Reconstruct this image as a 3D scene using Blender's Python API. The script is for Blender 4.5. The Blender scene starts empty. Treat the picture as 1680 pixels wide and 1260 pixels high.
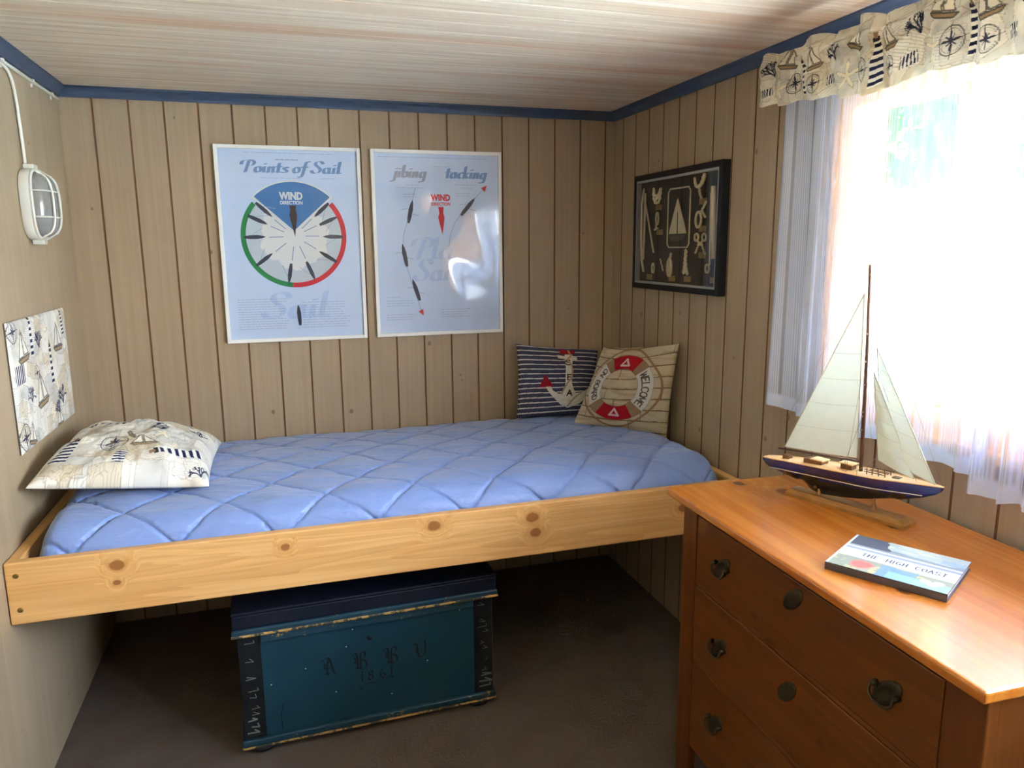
import bpy, bmesh, math, random
import numpy as np
from mathutils import Vector, Matrix

sc = bpy.context.scene
C = sc.collection
# ------------------------------------------------------------------ camera
W, H = 2.043, 1.9415            # room width, ceiling height (left wall X=0, back wall Y=0)
YF = -3.75                      # front wall, behind the camera
yaw, pitch, roll, fpx = 0.2994, -0.1830, -0.0080, 1218.0
fw = Vector((math.sin(yaw)*math.cos(pitch), math.cos(yaw)*math.cos(pitch), math.sin(pitch)))
rt = Vector((math.cos(yaw), -math.sin(yaw), 0)); up = rt.cross(fw)
r2 = rt*math.cos(roll) + up*math.sin(roll); u2 = -rt*math.sin(roll) + up*math.cos(roll)
cd = bpy.data.cameras.new('camera'); cam = bpy.data.objects.new('camera', cd); C.objects.link(cam)
cam.matrix_world = Matrix(((r2.x, u2.x, -fw.x, 0.6748), (r2.y, u2.y, -fw.y, -2.955), (r2.z, u2.z, -fw.z, 1.4013), (0, 0, 0, 1)))
cd.sensor_width = 36.0; cd.lens = fpx/1680*36.0; cd.clip_start = 0.02; cd.clip_end = 200
sc.camera = cam
# ------------------------------------------------------------------ world, sun, exposure
SKY, SUN, EXPO = 31.0, 56.0, 1.0
world = bpy.data.worlds.new('sky'); sc.world = world; world.use_nodes = True
wn = world.node_tree; bg = wn.nodes['Background']
tc = wn.nodes.new('ShaderNodeTexCoord'); sx = wn.nodes.new('ShaderNodeSeparateXYZ'); rp = wn.nodes.new('ShaderNodeValToRGB')
wn.links.new(tc.outputs['Generated'], sx.inputs[0]); wn.links.new(sx.outputs['Z'], rp.inputs[0]); wn.links.new(rp.outputs[0], bg.inputs[0])
rp.color_ramp.elements[0].position = 0.0; rp.color_ramp.elements[0].color = (0.86, 0.93, 1.0, 1)
rp.color_ramp.elements[1].position = 0.7; rp.color_ramp.elements[1].color = (0.52, 0.70, 1.0, 1)
bg.inputs[1].default_value = SKY
sl = bpy.data.lights.new('sun', 'SUN'); sl.energy = SUN; sl.angle = 0.01; sl.color = (0.96, 0.98, 1.0)
so = bpy.data.objects.new('sun', sl); C.objects.link(so)
so.rotation_euler = Vector((-0.40, 0.12, -0.9)).to_track_quat('-Z', 'Y').to_euler(); so.location = (6, -1, 8)
def portal(name, loc, rot, sx_, sy_):
    l = bpy.data.lights.new(name, 'AREA'); l.shape = 'RECTANGLE'; l.size = sx_; l.size_y = sy_; l.energy = 1
    l.cycles.is_portal = True
    o = bpy.data.objects.new(name, l); C.objects.link(o); o.location = loc; o.rotation_euler = rot
portal('window_daylight', (W+0.15, -2.34, 1.39), (0, math.radians(90), 0), 0.78, 2.0)
vs = sc.view_settings
vs.view_transform = 'Standard'; vs.look = 'None'; vs.gamma = 1.0; vs.use_curve_mapping = False; vs.exposure = EXPO
sc.cycles.use_denoising = True; sc.cycles.max_bounces = 14; sc.cycles.diffuse_bounces = 8; sc.cycles.transparent_max_bounces = 24
sc.cycles.sample_clamp_indirect = 40.0; sc.cycles.caustics_reflective = False; sc.cycles.caustics_refractive = False

# ------------------------------------------------------------------ helpers
def srgb(r, g, b):
    f = lambda c: (c/12.92 if c <= 0.04045 else ((c+0.055)/1.055)**2.4)
    return (f(r/255), f(g/255), f(b/255))
def S(*a): return np.array(srgb(*a))

class NT:                       # a little node builder
    def __init__(s, name):
        s.m = bpy.data.materials.new(name); s.m.use_nodes = True; s.t = s.m.node_tree; s.t.nodes.clear()
        s.out = s.t.nodes.new('ShaderNodeOutputMaterial')
    def n(s, kind, **kw):
        nd = s.t.nodes.new('ShaderNode'+kind)
        for k, v in kw.items(): setattr(nd, k, v)
        return nd
    def set(s, sock, v):
        if isinstance(v, bpy.types.NodeSocket): s.t.links.new(v, sock)
        elif v is not None:
            if hasattr(sock.default_value, '__len__') and not hasattr(v, '__len__'): v = (v,)*len(sock.default_value)
            if hasattr(v, '__len__') and len(v) == 3 and len(sock.default_value) == 4: v = (*v, 1)
            sock.default_value = v
    def coord(s, which='Object', scale=(1, 1, 1), loc=(0, 0, 0)):
        t = s.n('TexCoord'); mp = s.n('Mapping'); s.t.links.new(t.outputs[which], mp.inputs[0])
        mp.inputs['Scale'].default_value = scale; mp.inputs['Location'].default_value = loc
        return mp.outputs[0]
    def noise(s, vec, scale, detail=4, rough=0.55, dist=0.0):
        t = s.n('TexNoise'); s.set(t.inputs['Vector'], vec); t.inputs['Scale'].default_value = scale
        t.inputs['Detail'].default_value = detail; t.inputs['Roughness'].default_value = rough; t.inputs['Distortion'].default_value = dist
        return t.outputs[0]
    def math(s, op, a, b=None, clamp=False):
        t = s.n('Math', operation=op, use_clamp=clamp); s.set(t.inputs[0], a); s.set(t.inputs[1], b); return t.outputs[0]
    def mapr(s, v, a, b, c=0.0, d=1.0):
        t = s.n('MapRange', interpolation_type='SMOOTHSTEP'); s.set(t.inputs[0], v)
        for i, q in enumerate((a, b, c, d)): t.inputs[i+1].default_value = q
        return t.outputs[0]
    def mix(s, f, a, b, mode='MIX'):
        t = s.n('Mix', data_type='RGBA', blend_type=mode); s.set(t.inputs[0], f); s.set(t.inputs[6], a); s.set(t.inputs[7], b); return t.outputs[2]
    def bump(s, h, dist, strength=1.0):
        t = s.n('Bump'); t.inputs['Strength'].default_value = strength; t.inputs['Distance'].default_value = dist; s.set(t.inputs['Height'], h); return t.outputs[0]
    def bsdf(s, col, rough=0.5, metal=0.0, normal=None, spec=None, coat=0.0, sheen=0.0):
        b = s.n('BsdfPrincipled'); s.set(b.inputs['Base Color'], col); s.set(b.inputs['Roughness'], rough); b.inputs['Metallic'].default_value = metal
        if normal is not None: s.t.links.new(normal, b.inputs['Normal'])
        if spec is not None: b.inputs['Specular IOR Level'].default_value = spec
        if coat: b.inputs['Coat Weight'].default_value = coat; b.inputs['Coat Roughness'].default_value = 0.15
        if sheen: b.inputs['Sheen Weight'].default_value = sheen
        return b.outputs[0]
    def mixs(s, f, a, b):
        t = s.n('MixShader'); s.set(t.inputs[0], f); s.t.links.new(a, t.inputs[1]); s.t.links.new(b, t.inputs[2]); return t.outputs[0]
    def done(s, sh): s.t.links.new(sh, s.out.inputs[0]); return s.m

def plain(name, col, rough=0.5, metal=0.0, var=0.12, scale=30, bump=0.0, spec=None, coat=0.0):
    t = NT(name); v = t.coord(); nz = t.noise(v, scale)
    d = [c*(1-var) for c in col]; l = [min(1, c*(1+var)) for c in col]
    return t.done(t.bsdf(t.mix(nz, d, l), rough, metal, t.bump(nz, bump) if bump else None, spec, coat))

class MB:                       # mesh collector
    def __init__(s): s.v = []; s.f = []; s.m = []; s.sm = []
    def add(s, vs, fs, m=0, smooth=False):
        o = len(s.v); s.v.extend([tuple(map(float, q)) for q in vs])
        for f in fs: s.f.append([o+i for i in f]); s.m.append(m); s.sm.append(smooth)
        return s
    def box(s, x0, x1, y0, y1, z0, z1, m=0):
        vs = [(x, y, z) for x in (x0, x1) for y in (y0, y1) for z in (z0, z1)]
        return s.add(vs, [(0, 1, 3, 2), (4, 6, 7, 5), (0, 4, 5, 1), (2, 3, 7, 6), (0, 2, 6, 4), (1, 5, 7, 3)], m)
    def tube(s, pts, r, m=0, n=8, cap=True):
        pts = [Vector(q) for q in pts]; k = len(pts); rs = r if hasattr(r, '__len__') else [r]*k
        vs = []; prev = None
        for i, q in enumerate(pts):
            d = (pts[min(i+1, k-1)]-pts[max(i-1, 0)]).normalized()
            if prev is None:
                a = Vector((0, 0, 1)) if abs(d.z) < 0.9 else Vector((1, 0, 0)); e = d.cross(a).normalized()
            else:
                e = (prev - d*prev.dot(d)); e = e.normalized() if e.length > 1e-9 else d.orthogonal().normalized()
            prev = e; g = d.cross(e)
            for j in range(n):
                t = 2*math.pi*j/n; vs.append(q + (e*math.cos(t)+g*math.sin(t))*rs[i])
        fs = [(i*n+j, i*n+(j+1) % n, (i+1)*n+(j+1) % n, (i+1)*n+j) for i in range(k-1) for j in range(n)]
        if cap: fs += [tuple(range(n))[::-1], tuple((k-1)*n+j for j in range(n))]
        return s.add(vs, fs, m, True)
    def lathe(s, prof, o, axis=(0, 0, 1), m=0, n=20, sx=1.0, sy=1.0):
        ax = Vector(axis).normalized(); e = ax.orthogonal().normalized(); g = ax.cross(e); o = Vector(o); vs = []
        for r, h in prof:
            for j in range(n):
                t = 2*math.pi*j/n; vs.append(o + ax*h + e*(r*math.cos(t)*sx) + g*(r*math.sin(t)*sy))
        fs = [(i*n+j, i*n+(j+1) % n, (i+1)*n+(j+1) % n, (i+1)*n+j) for i in range(len(prof)-1) for j in range(n)]
        fs += [tuple(range(n))[::-1], tuple((len(prof)-1)*n+j for j in range(n))]
        return s.add(vs, fs, m, True)
    def prism(s, poly, P, depth, m=0):       # poly in 2-D, P maps (a, b, c) to a point, c from 0 to depth
        s.k = (getattr(s, 'k', 0)+1) % 60; depth = depth+s.k*2.5e-6     # no two faces in one plane
        k = len(poly); vs = [P(a, b, 0) for a, b in poly]+[P(a, b, depth) for a, b in poly]
        return s.add(vs, [tuple(range(k))[::-1], tuple(range(k, 2*k))]+[(i, (i+1) % k, k+(i+1) % k, k+i) for i in range(k)], m)
    def stroke(s, pts, nib, P, depth, m=0, closed=False):   # a pen stroke with a flat nib, slightly raised
        nx, ny = nib[0]/2, nib[1]/2
        for (a, b), (c, d) in zip(pts, pts[1:]):
            cr = (c-a)*ny-(d-b)*nx
            q = [(a-nx, b-ny), (c-nx, d-ny), (c+nx, d+ny), (a+nx, b+ny)]
            s.prism(q if cr > 0 else q[::-1], P, depth, m)
        return s
    def line(s, pts, w, P, depth, m=0):       # an even-width line
        for (a, b), (c, d) in zip(pts, pts[1:]):
            L = math.hypot(c-a, d-b) or 1e-9; nx, ny = -(d-b)/L*w/2, (c-a)/L*w/2; ex, ey = (c-a)/L*w*0.15, (d-b)/L*w*0.15
            s.prism([(a-nx-ex, b-ny-ey), (c-nx+ex, d-ny+ey), (c+nx+ex, d+ny+ey), (a+nx-ex, b+ny-ey)], P, depth, m)
        return s

MS = {}                         # matrices of the things' empties
def tag(o, label=None, cat=None, group=None, kind=None):
    if label: o['label'] = label
    if cat: o['category'] = cat
    if group: o['group'] = group
    if kind: o['kind'] = kind
    return o
def thing(name, label, cat, loc=(0, 0, 0), rot=None, group=None):
    o = bpy.data.objects.new(name, None); C.objects.link(o); o.empty_display_size = 0.05
    M = Matrix.Translation(loc) @ (rot.to_4x4() if rot is not None else Matrix.Identity(4))
    o.matrix_basis = M; MS[o] = M
    return tag(o, label, cat, group)
def link(o, parent, local=False):
    C.objects.link(o)
    if parent is not None:
        M = MS.get(parent)
        if M is None: MS[parent] = M = Matrix.Identity(4)
        o.parent = parent
        if not local: o.data.transform(M.inverted())
        MS[o] = M                              # children of a part share the thing's space
    return o
def obj(name, mb, mats, parent=None, bevel=0.0, seg=2, local=False, kind=None, label=None):
    me = bpy.data.meshes.new(name); me.from_pydata(mb.v, [], mb.f)
    for q in (mats if isinstance(mats, (list, tuple)) else [mats]): me.materials.append(q)
    me.polygons.foreach_set('material_index', mb.m); me.polygons.foreach_set('use_smooth', mb.sm)
    me.update()
    o = bpy.data.objects.new(name, me); link(o, parent, local)
    if bevel:
        b = o.modifiers.new('bevel', 'BEVEL'); b.width = bevel; b.segments = seg; b.limit_method = 'ANGLE'; b.harden_normals = False
    if kind: o['kind'] = kind
    if label: o['label'] = label
    return o
def gridobj(name, P, mat, parent=None, col=None, mask=None, wrap=False, local=False, smooth=True, two=None):
    """P: (n, m, 3) grid of points; col: (n, m, 3) paint; mask: (n-1, m-1) cells kept; two: a second grid closed along the border"""
    def build(P):
        n, m = P.shape[:2]; idx = np.arange(n*m).reshape(n, m)
        a, b, c, d = idx[:-1, :-1], idx[1:, :-1], idx[1:, 1:], idx[:-1, 1:]
        q = np.stack([a, b, c, d], -1)
        q = q[mask] if mask is not None else q.reshape(-1, 4)
        return P.reshape(-1, 3), q
    V, Q = build(P); cc = col.reshape(-1, 3) if col is not None else None
    if two is not None:
        V2, Q2 = build(two[0]); Q = np.concatenate([Q, Q2[:, ::-1]+len(V)]); V = np.concatenate([V, V2])
        if cc is not None: cc = np.concatenate([cc, two[1].reshape(-1, 3)])
    if mask is not None:
        used = np.unique(Q); re = np.zeros(len(V), int); re[used] = np.arange(len(used)); V = V[used]; Q = re[Q]
        if cc is not None: cc = cc[used]
    me = bpy.data.meshes.new(name); me.vertices.add(len(V)); me.vertices.foreach_set('co', V.astype(np.float32).ravel())
    me.loops.add(Q.size); me.loops.foreach_set('vertex_index', Q.astype(np.int32).ravel())
    me.polygons.add(len(Q)); me.polygons.foreach_set('loop_start', np.arange(0, Q.size, 4, dtype=np.int32))
    me.update(calc_edges=True); me.validate()
    me.polygons.foreach_set('use_smooth', [smooth]*len(me.polygons))
    if cc is not None:
        at = me.color_attributes.new('Col', 'FLOAT_COLOR', 'POINT')
        at.data.foreach_set('color', np.concatenate([cc, np.ones((len(cc), 1))], 1).astype(np.float32).ravel())
    me.materials.append(mat)
    if two is not None:                        # weld the rim
        bm = bmesh.new(); bm.from_mesh(me); bmesh.ops.remove_doubles(bm, verts=bm.verts, dist=1e-6); bm.to_mesh(me); bm.free()
    o = bpy.data.objects.new(name, me); return link(o, parent, local)
def struct(name, mb, mats, parent=None, bevel=0.0):
    return obj(name, mb, mats, parent, bevel, kind='structure' if parent is None else None)

def vnoise(x, y, seed=0):       # smooth value noise
    x = np.asarray(x, float); y = np.asarray(y, float); xi = np.floor(x).astype(int); yi = np.floor(y).astype(int)
    f = lambda a, b: (np.sin(a*127.1+b*311.7+seed*74.7)*43758.5453) % 1.0
    u = x-xi; v = y-yi; u = u*u*(3-2*u); v = v*v*(3-2*v)
    return (f(xi, yi)*(1-u)+f(xi+1, yi)*u)*(1-v)+(f(xi, yi+1)*(1-u)+f(xi+1, yi+1)*u)*v
def fbm(x, y, seed=0, o=4):
    s = 0; a = 0.5
    for k in range(o): s = s+a*vnoise(x*2**k, y*2**k, seed+k*13); a *= 0.5
    return s
def sstep(a, b, x): t = np.clip((x-a)/(b-a), 0, 1); return t*t*(3-2*t)
def seg_d(x, y, p, q):
    dx, dy = q[0]-p[0], q[1]-p[1]; L = dx*dx+dy*dy+1e-12
    t = np.clip(((x-p[0])*dx+(y-p[1])*dy)/L, 0, 1); return np.hypot(x-p[0]-t*dx, y-p[1]-t*dy)
def poly_d(x, y, pts):
    d = np.full(np.shape(x), 9.9)
    for p, q in zip(pts, pts[1:]): d = np.minimum(d, seg_d(x, y, p, q))
    return d
def inside(x, y, poly):
    r = np.zeros(np.shape(x), bool); k = len(poly)
    for i in range(k):
        (x1, y1), (x2, y2) = poly[i], poly[(i+1) % k]
        if y1 == y2: continue
        c = ((y1 > y) != (y2 > y)) & (x < (x2-x1)*(y-y1)/(y2-y1)+x1); r ^= c
    return r
def put(c, mask, col, a=1.0):
    w = (np.asarray(mask, float)*a)[..., None]; c[...] = c*(1-w)+np.asarray(col)*w
def smooth(pts, it=2):
    for _ in range(it):
        q = [pts[0]]
        for a, b in zip(pts, pts[1:]):
            q += [tuple(0.75*i+0.25*j for i, j in zip(a, b)), tuple(0.25*i+0.75*j for i, j in zip(a, b))]
        pts = q+[pts[-1]]
    return pts
def ell(cx, cy, rx, ry, a0=0, a1=360, n=20):
    return [(cx+rx*math.cos(math.radians(a0+(a1-a0)*i/n)), cy+ry*math.sin(math.radians(a0+(a1-a0)*i/n))) for i in range(n+1)]

# plain capital letters as pen lines (for fabric and book)
FONT = {'S': [[(.9, .85), (.7, 1), (.3, 1), (.08, .82), (.12, .62), (.5, .5), (.88, .38), (.94, .16), (.7, 0), (.3, 0), (.06, .17)]],
 'E': [[(.1, 0), (.1, 1)], [(.1, 1), (.85, 1)], [(.1, .52), (.65, .52)], [(.1, 0), (.88, 0)]], 'A': [[(0, 0), (.5, 1), (1, 0)], [(.2, .36), (.8, .36)]],
 'O': [ell(.5, .5, .46, .5)], 'N': [[(.08, 0), (.08, 1), (.92, 0), (.92, 1)]], 'B': [[(.1, 0), (.1, 1), (.6, 1), (.82, .85), (.8, .65), (.55, .53), (.1, .53)], [(.55, .53), (.88, .4), (.88, .15), (.62, 0), (.1, 0)]],
 'R': [[(.1, 0), (.1, 1), (.65, 1), (.87, .85), (.87, .65), (.65, .5), (.1, .5)], [(.5, .5), (.95, 0)]], 'D': [[(.1, 0), (.1, 1), (.5, 1), (.85, .8), (.93, .5), (.85, .2), (.5, 0), (.1, 0)]],
 'W': [[(0, 1), (.25, 0), (.5, .8), (.75, 0), (1, 1)]], 'L': [[(.15, 1), (.15, 0), (.85, 0)]], 'C': [ell(.52, .5, .46, .5, 50, 310)], 'M': [[(.05, 0), (.1, 1), (.5, .25), (.9, 1), (.95, 0)]],
 'T': [[(.5, 0), (.5, 1)], [(0, 1), (1, 1)]], 'H': [[(.08, 0), (.08, 1)], [(.92, 0), (.92, 1)], [(.08, .5), (.92, .5)]], 'I': [[(.5, 0), (.5, 1)]], 'G': [ell(.52, .5, .46, .5, 50, 330)+[(.95, .45), (.6, .45)]],
 ' ': []}
def word(txt, x, y, w, h, gap=0.35):   # list of strokes placed from x, y
    out = []
    for ch in txt:
        ww = w*(0.4 if ch == 'I' else 1)
        for st in FONT[ch]: out.append([(x+a*ww, y+b*h) for a, b in st])
        x += ww+gap*w
    return out, x-gap*w
# bold slanted script (poster titles): centre lines, drawn with a broad nib
ex = [(.06, .06), (.13, 0), (.25, .10)]
SCR = {'o': ([ell(.2, .25, .16, .25)], .46), 'i': ([smooth([(.08, .5), (.06, .06), (.13, 0), (.25, .1)]), [(.1, .66), (.1, .74)]], .27),
 'n': ([[(.06, .5), (.05, 0)], smooth([(.06, .3), (.16, .5), (.28, .5), (.3, .36), (.29, .06), (.36, 0), (.47, .1)])], .5),
 't': ([smooth([(.1, .8), (.08, .06), (.15, 0), (.27, .1)]), [(-.07, .47), (.27, .47)], [(-.07, .50), (.27, .50)], [(-.07, .53), (.27, .53)]], .31),
 's': ([smooth([(.3, .4), (.22, .5), (.08, .46), (.07, .34), (.27, .2), (.28, .06), (.16, 0), (.02, .06)])], .38),
 'f': ([smooth([(.42, .92), (.3, 1), (.2, .85), (.16, .3), (.1, -.25), (0, -.36), (-.08, -.26)]), [(-.02, .47), (.36, .47)], [(-.02, .5), (.36, .5)], [(-.02, .53), (.36, .53)]], .36),
 'P': ([smooth([(.26, .95), (.2, .4), (.14, 0)]), smooth([(-.12, .62), (-.14, .85), (.05, 1), (.42, 1), (.6, .82), (.5, .55), (.25, .5)])], .62),
 'S': ([smooth([(.62, .78), (.5, 1), (.24, 1), (.14, .78), (.3, .58), (.5, .4), (.5, .14), (.3, 0), (.06, .06), (.0, .26)])], .66),
 'a': ([ell(.2, .25, .16, .25), smooth([(.36, .5), (.35, .06), (.42, 0), (.53, .1)])], .55), 'l': ([smooth([(.08, 1), (.06, .06), (.13, 0), (.25, .1)])], .27),
 'j': ([smooth([(.08, .5), (.06, -.2), (-.06, -.36), (-.2, -.26)]), [(.1, .66), (.1, .74)]], .24),
 'b': ([[(.06, 1), (.05, .05)], ell(.2, .25, .15, .25)], .46), 'g': ([ell(.2, .25, .16, .25), smooth([(.36, .5), (.34, -.2), (.22, -.38), (.02, -.28)])], .5),
 'c': ([ell(.2, .25, .16, .25, 40, 320)], .4), 'k': ([[(.06, 1), (.05, 0)], smooth([(.34, .5), (.08, .25), (.26, .1), (.32, 0), (.42, .1)])], .46), ' ': ([], .22)}
def script(mb, txt, x, y, size, width, P, depth, m=0, nib=.15):
    tot = sum(SCR[c][1] for c in txt); k = width/tot       # letters are drawn wide and heavy
    for c in txt:
        st, adv = SCR[c]
        for s_ in st: mb.stroke([(x+(a+b*.22*size/k)*k, y+b*size) for a, b in s_], (nib*size*1.15, .05*size), P, depth, m)
        x += adv*k
    return mb
def text(mb, txt, x, y, size, P, depth, m=0, width=None, bold=0.0, align='CENTER'):
    cu = bpy.data.curves.new('t', 'FONT'); cu.body = txt; cu.size = 1.0; cu.align_x = align; cu.offset = bold; cu.resolution_u = 3
    o = bpy.data.objects.new('t', cu); C.objects.link(o)
    dg = bpy.context.evaluated_depsgraph_get(); me = bpy.data.meshes.new_from_object(o.evaluated_get(dg))
    xs = [v.co.x for v in me.vertices]; k = size/0.72; kx = k if width is None else width/(max(xs)-min(xs))
    mb.add([P(x+v.co.x*kx, y+v.co.y*k, depth) for v in me.vertices], [tuple(p.vertices) for p in me.polygons], m)
    bpy.data.objects.remove(o); bpy.data.curves.remove(cu); bpy.data.meshes.remove(me)
    return mb

# ------------------------------------------------------------------ materials of the room
def board_paint(name, base, axes, knots=True, streak=0.06, flat=(1, 0, .8)):
    """painted tongue-and-groove boards: axes scale the grain; knots show through the paint"""
    t = NT(name); v = t.coord('Object')
    g = t.noise(t.coord('Object', axes), 1.0, 5, 0.6)
    col = t.mix(t.mapr(g, .3, .7), [c*(1-streak) for c in base], [c*(1+streak) for c in base])
    big = t.noise(v, 2.2, 3); col = t.mix(t.mapr(big, .3, .7), col, t.mix(1.0, col, (.93, .91, .88), 'MULTIPLY'))
    if knots:
        for sc_, r, thr in ((7.5, .075, .22), (13.0, .075, .45)):
            vo = t.n('TexVoronoi'); t.set(vo.inputs['Vector'], t.coord('Object', flat)); vo.inputs['Scale'].default_value = sc_
            k = t.mapr(vo.outputs['Distance'], r, r*.45)
            sp = t.n('SeparateColor'); t.t.links.new(vo.outputs['Color'], sp.inputs[0])
            k = t.math('MULTIPLY', k, t.math('GREATER_THAN', sp.outputs[0], thr))
            k = t.math('MULTIPLY', k, 0.8)
            col = t.mix(k, col, [base[0]*.42, base[1]*.36, base[2]*.33])
    b = t.bump(t.noise(t.coord('Object', axes), 2.0, 4), .0015, .5)
    return t.done(t.bsdf(col, .55, 0, b, .35))
WALLC = S(172, 151, 122)
M_wall_x = board_paint('painted_boards_back', WALLC, (60, 3, 1.2), True, .06, (1, 0, .8))
M_wall_y = board_paint('painted_boards_right', WALLC, (3, 60, 1.2), True, .06, (0, 1, .8))
M_wall_l = board_paint('painted_boards_left', S(172, 154, 126), (3, 26, .9), True, .05, (0, 1, .8))
M_groove = plain('bare_wood_groove', S(116, 80, 50), .8)
M_sage = M_wall_y

def m_ceiling():
    t = NT('whitewashed_boards'); v = t.coord('Object', (1.3, 55, 1)); w = t.coord('Object', (.7, 10.6, 1)); q = t.coord('Object', (2.2, 140, 1))
    a = t.noise(v, 1.0, 5, .65, .3); b = t.noise(w, 1.0, 2); c = t.noise(q, 1.0, 4)
    col = t.mix(t.mapr(a, .35, .68), S(218, 199, 173), S(240, 228, 208))
    col = t.mix(t.mapr(b, .5, .72), col, S(216, 182, 148))
    col = t.mix(t.math('MULTIPLY', t.mapr(c, .55, .75), .55), col, S(186, 152, 120))
    return t.done(t.bsdf(col, .6, 0, t.bump(a, .001), .3))
M_ceil = m_ceiling()
def m_carpet():
    t = NT('brown_carpet'); v = t.coord(); a = t.noise(v, 420, 3, .7); b = t.noise(v, 9, 3); f = t.noise(v, 90, 3)
    col = t.mix(a, S(82, 70, 62), S(140, 124, 110)); col = t.mix(t.math('MULTIPLY', t.mapr(b, .4, .7), .35), col, S(96, 82, 72))
    return t.done(t.bsdf(col, .95, 0, t.bump(t.math('ADD', a, f), .004), .1))
M_carpet = m_carpet()
M_trim = plain('blue_trim_paint', S(64, 80, 106), .5, var=.1, scale=14)
M_outer = plain('outer_cladding', S(150, 60, 45), .8)

def m_pine(name, lo, hi, dark, grain=(1.4, 60, 60), knots=(), rough=.42, coat=0.0, ring=1.0, spec=.4):
    """clear pine; grain runs along the axis with the small scale; knots: (x, y, z, radius) in object space"""
    t = NT(name); v = t.coord('Object')
    off = None
    for (x, y, z, r) in knots:                # the grain swings round each knot
        vm = t.n('VectorMath', operation='DISTANCE'); t.set(vm.inputs[0], v); vm.inputs[1].default_value = (x, y, z)
        d = t.mapr(vm.outputs['Value'], r*4.5, 0.0)
        off = d if off is None else t.math('MAXIMUM', off, d)
    g = t.coord('Object', grain)
    if off is not None:
        va = t.n('VectorMath', operation='ADD'); t.set(va.inputs[0], g); cb = t.n('CombineXYZ')
        big = [i for i in range(3) if grain[i] > 10]
        for i in big: t.set(cb.inputs[i], t.math('MULTIPLY', off, 2.6))
        t.t.links.new(cb.outputs[0], va.inputs[1]); g = va.outputs[0]
    a = t.noise(g, 1.0, 3, .5, .6); sl_ = t.n('Mapping'); t.set(sl_.inputs[0], g); sl_.inputs['Scale'].default_value = (.35, .22, .22)
    b = t.noise(sl_.outputs[0], 1.0, 2, .5, .8)
    wv = t.math('FRACT', t.math('MULTIPLY', b, 7.0)); wv = t.mapr(wv, .0, 1.0)
    col = t.mix(t.mapr(a, .3, .7), lo, hi); col = t.mix(t.math('MULTIPLY', wv, .34*ring), col, dark)
    for (x, y, z, r) in knots:
        mp = t.n('VectorMath', operation='SUBTRACT'); t.set(mp.inputs[0], v); mp.inputs[1].default_value = (x, y, z)
        ml = t.n('VectorMath', operation='MULTIPLY'); t.set(ml.inputs[0], mp.outputs[0])
        ml.inputs[1].default_value = tuple(.75 if s_ < 10 else 1.0 for s_ in grain)
        ln = t.n('VectorMath', operation='LENGTH'); t.set(ln.inputs[0], ml.outputs[0])
        d = t.math('ADD', ln.outputs['Value'], t.math('MULTIPLY', t.noise(v, 90, 2), r*.35))
        col = t.mix(t.math('MULTIPLY', t.mapr(d, r*2.4, r*1.2), .35), col, dark)
        col = t.mix(t.math('MULTIPLY', t.mapr(d, r*1.35, r*1.0), .85), col, [dark[0]*.62, dark[1]*.48, dark[2]*.4])
    return t.done(t.bsdf(col, rough, 0, t.bump(a, .0006, .5), spec, coat))

# ------------------------------------------------------------------ the room
def boards(mb, s0, s1, z0, z1, F, first=.1, step=.1118, gw=.0034, gd=.0026, gm=1):
    """a run of vertical boards with grooves between them; F maps (along, into the wall, z)"""
    prof = [(s0, 0, 0)]; k = 0
    g = first+step*math.ceil((s0+.006-first)/step)
    while g < s1-.006:
        prof += [(g-gw, 0, 0), (g-gw*.6, gd, gm), (g+gw*.6, gd, gm), (g+gw, 0, gm)]; g += step
    prof.append((s1, 0, 0))
    vs = [F(s, d, z) for z in (z0, z1) for s, d, _ in prof]; n = len(prof)
    for i in range(n-1): mb.add([vs[i], vs[i+1], vs[n+i+1], vs[n+i]], [(0, 1, 2, 3)], prof[i+1][2])
TH = .12
b = MB(); boards(b, 0, W, 0, H, lambda s, d, z: (s, d, z)); b.box(-TH, W+TH, .006, TH, -.1, H+.1, 0)
struct('wall_back', b, [M_wall_x, M_groove])
WY0, WY1, WZ0, WZ1 = -1.325, -3.36, .985, 1.80
b = MB(); F = lambda s, d, z: (W+d, -s, z)
for s0, s1, z0, z1 in ((0, -WY0, 0, H), (-WY0, -WY1, 0, WZ0), (-WY0, -WY1, WZ1, H), (-WY1, -YF, 0, H)):
    boards(b, s0, s1, z0, z1, F, first=.0836); b.box(W+.006, W+TH, -s1, -s0, z0, z1, 0)
for z in (WZ0, WZ1): b.add([(W, WY0, z), (W+TH, WY0, z), (W+TH, WY1, z), (W, WY1, z)], [(0, 1, 2, 3)])
for y in (WY0, WY1): b.add([(W, y, WZ0), (W+TH, y, WZ0), (W+TH, y, WZ1), (W, y, WZ1)], [(0, 1, 2, 3)])
struct('wall_right', b, [M_wall_y, M_groove])
b = MB(); boards(b, 0, -YF, 0, H, lambda s, d, z: (-d, -s, z), first=.07, step=.142, gw=.003, gd=.0003, gm=0); b.box(-TH, -.003, YF-TH, 0, -.1, H+.1)
struct('wall_left', b, [M_wall_l])
DX0, DX1, DZ = .18, .96, 1.86    # doorway behind the camera
b = MB()
for x0, x1, z0, z1 in ((0, DX0, 0, H), (DX1, W, 0, H), (DX0, DX1, DZ, H)):
    boards(b, x0, x1, z0, z1, lambda s, d, z: (s, YF-d, z)); b.box(x0, x1, YF-TH, YF-.006, z0, z1)
struct('wall_front', b, [M_wall_x, M_groove])
b = MB(); b.box(DX0, DX0+.04, YF-TH, YF+.01, 0, DZ); b.box(DX1-.04, DX1, YF-TH, YF+.01, 0, DZ); b.box(DX0+.04, DX1-.04, YF-TH, YF+.01, DZ-.04, DZ)
struct('trim_1', b, M_trim)
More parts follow.
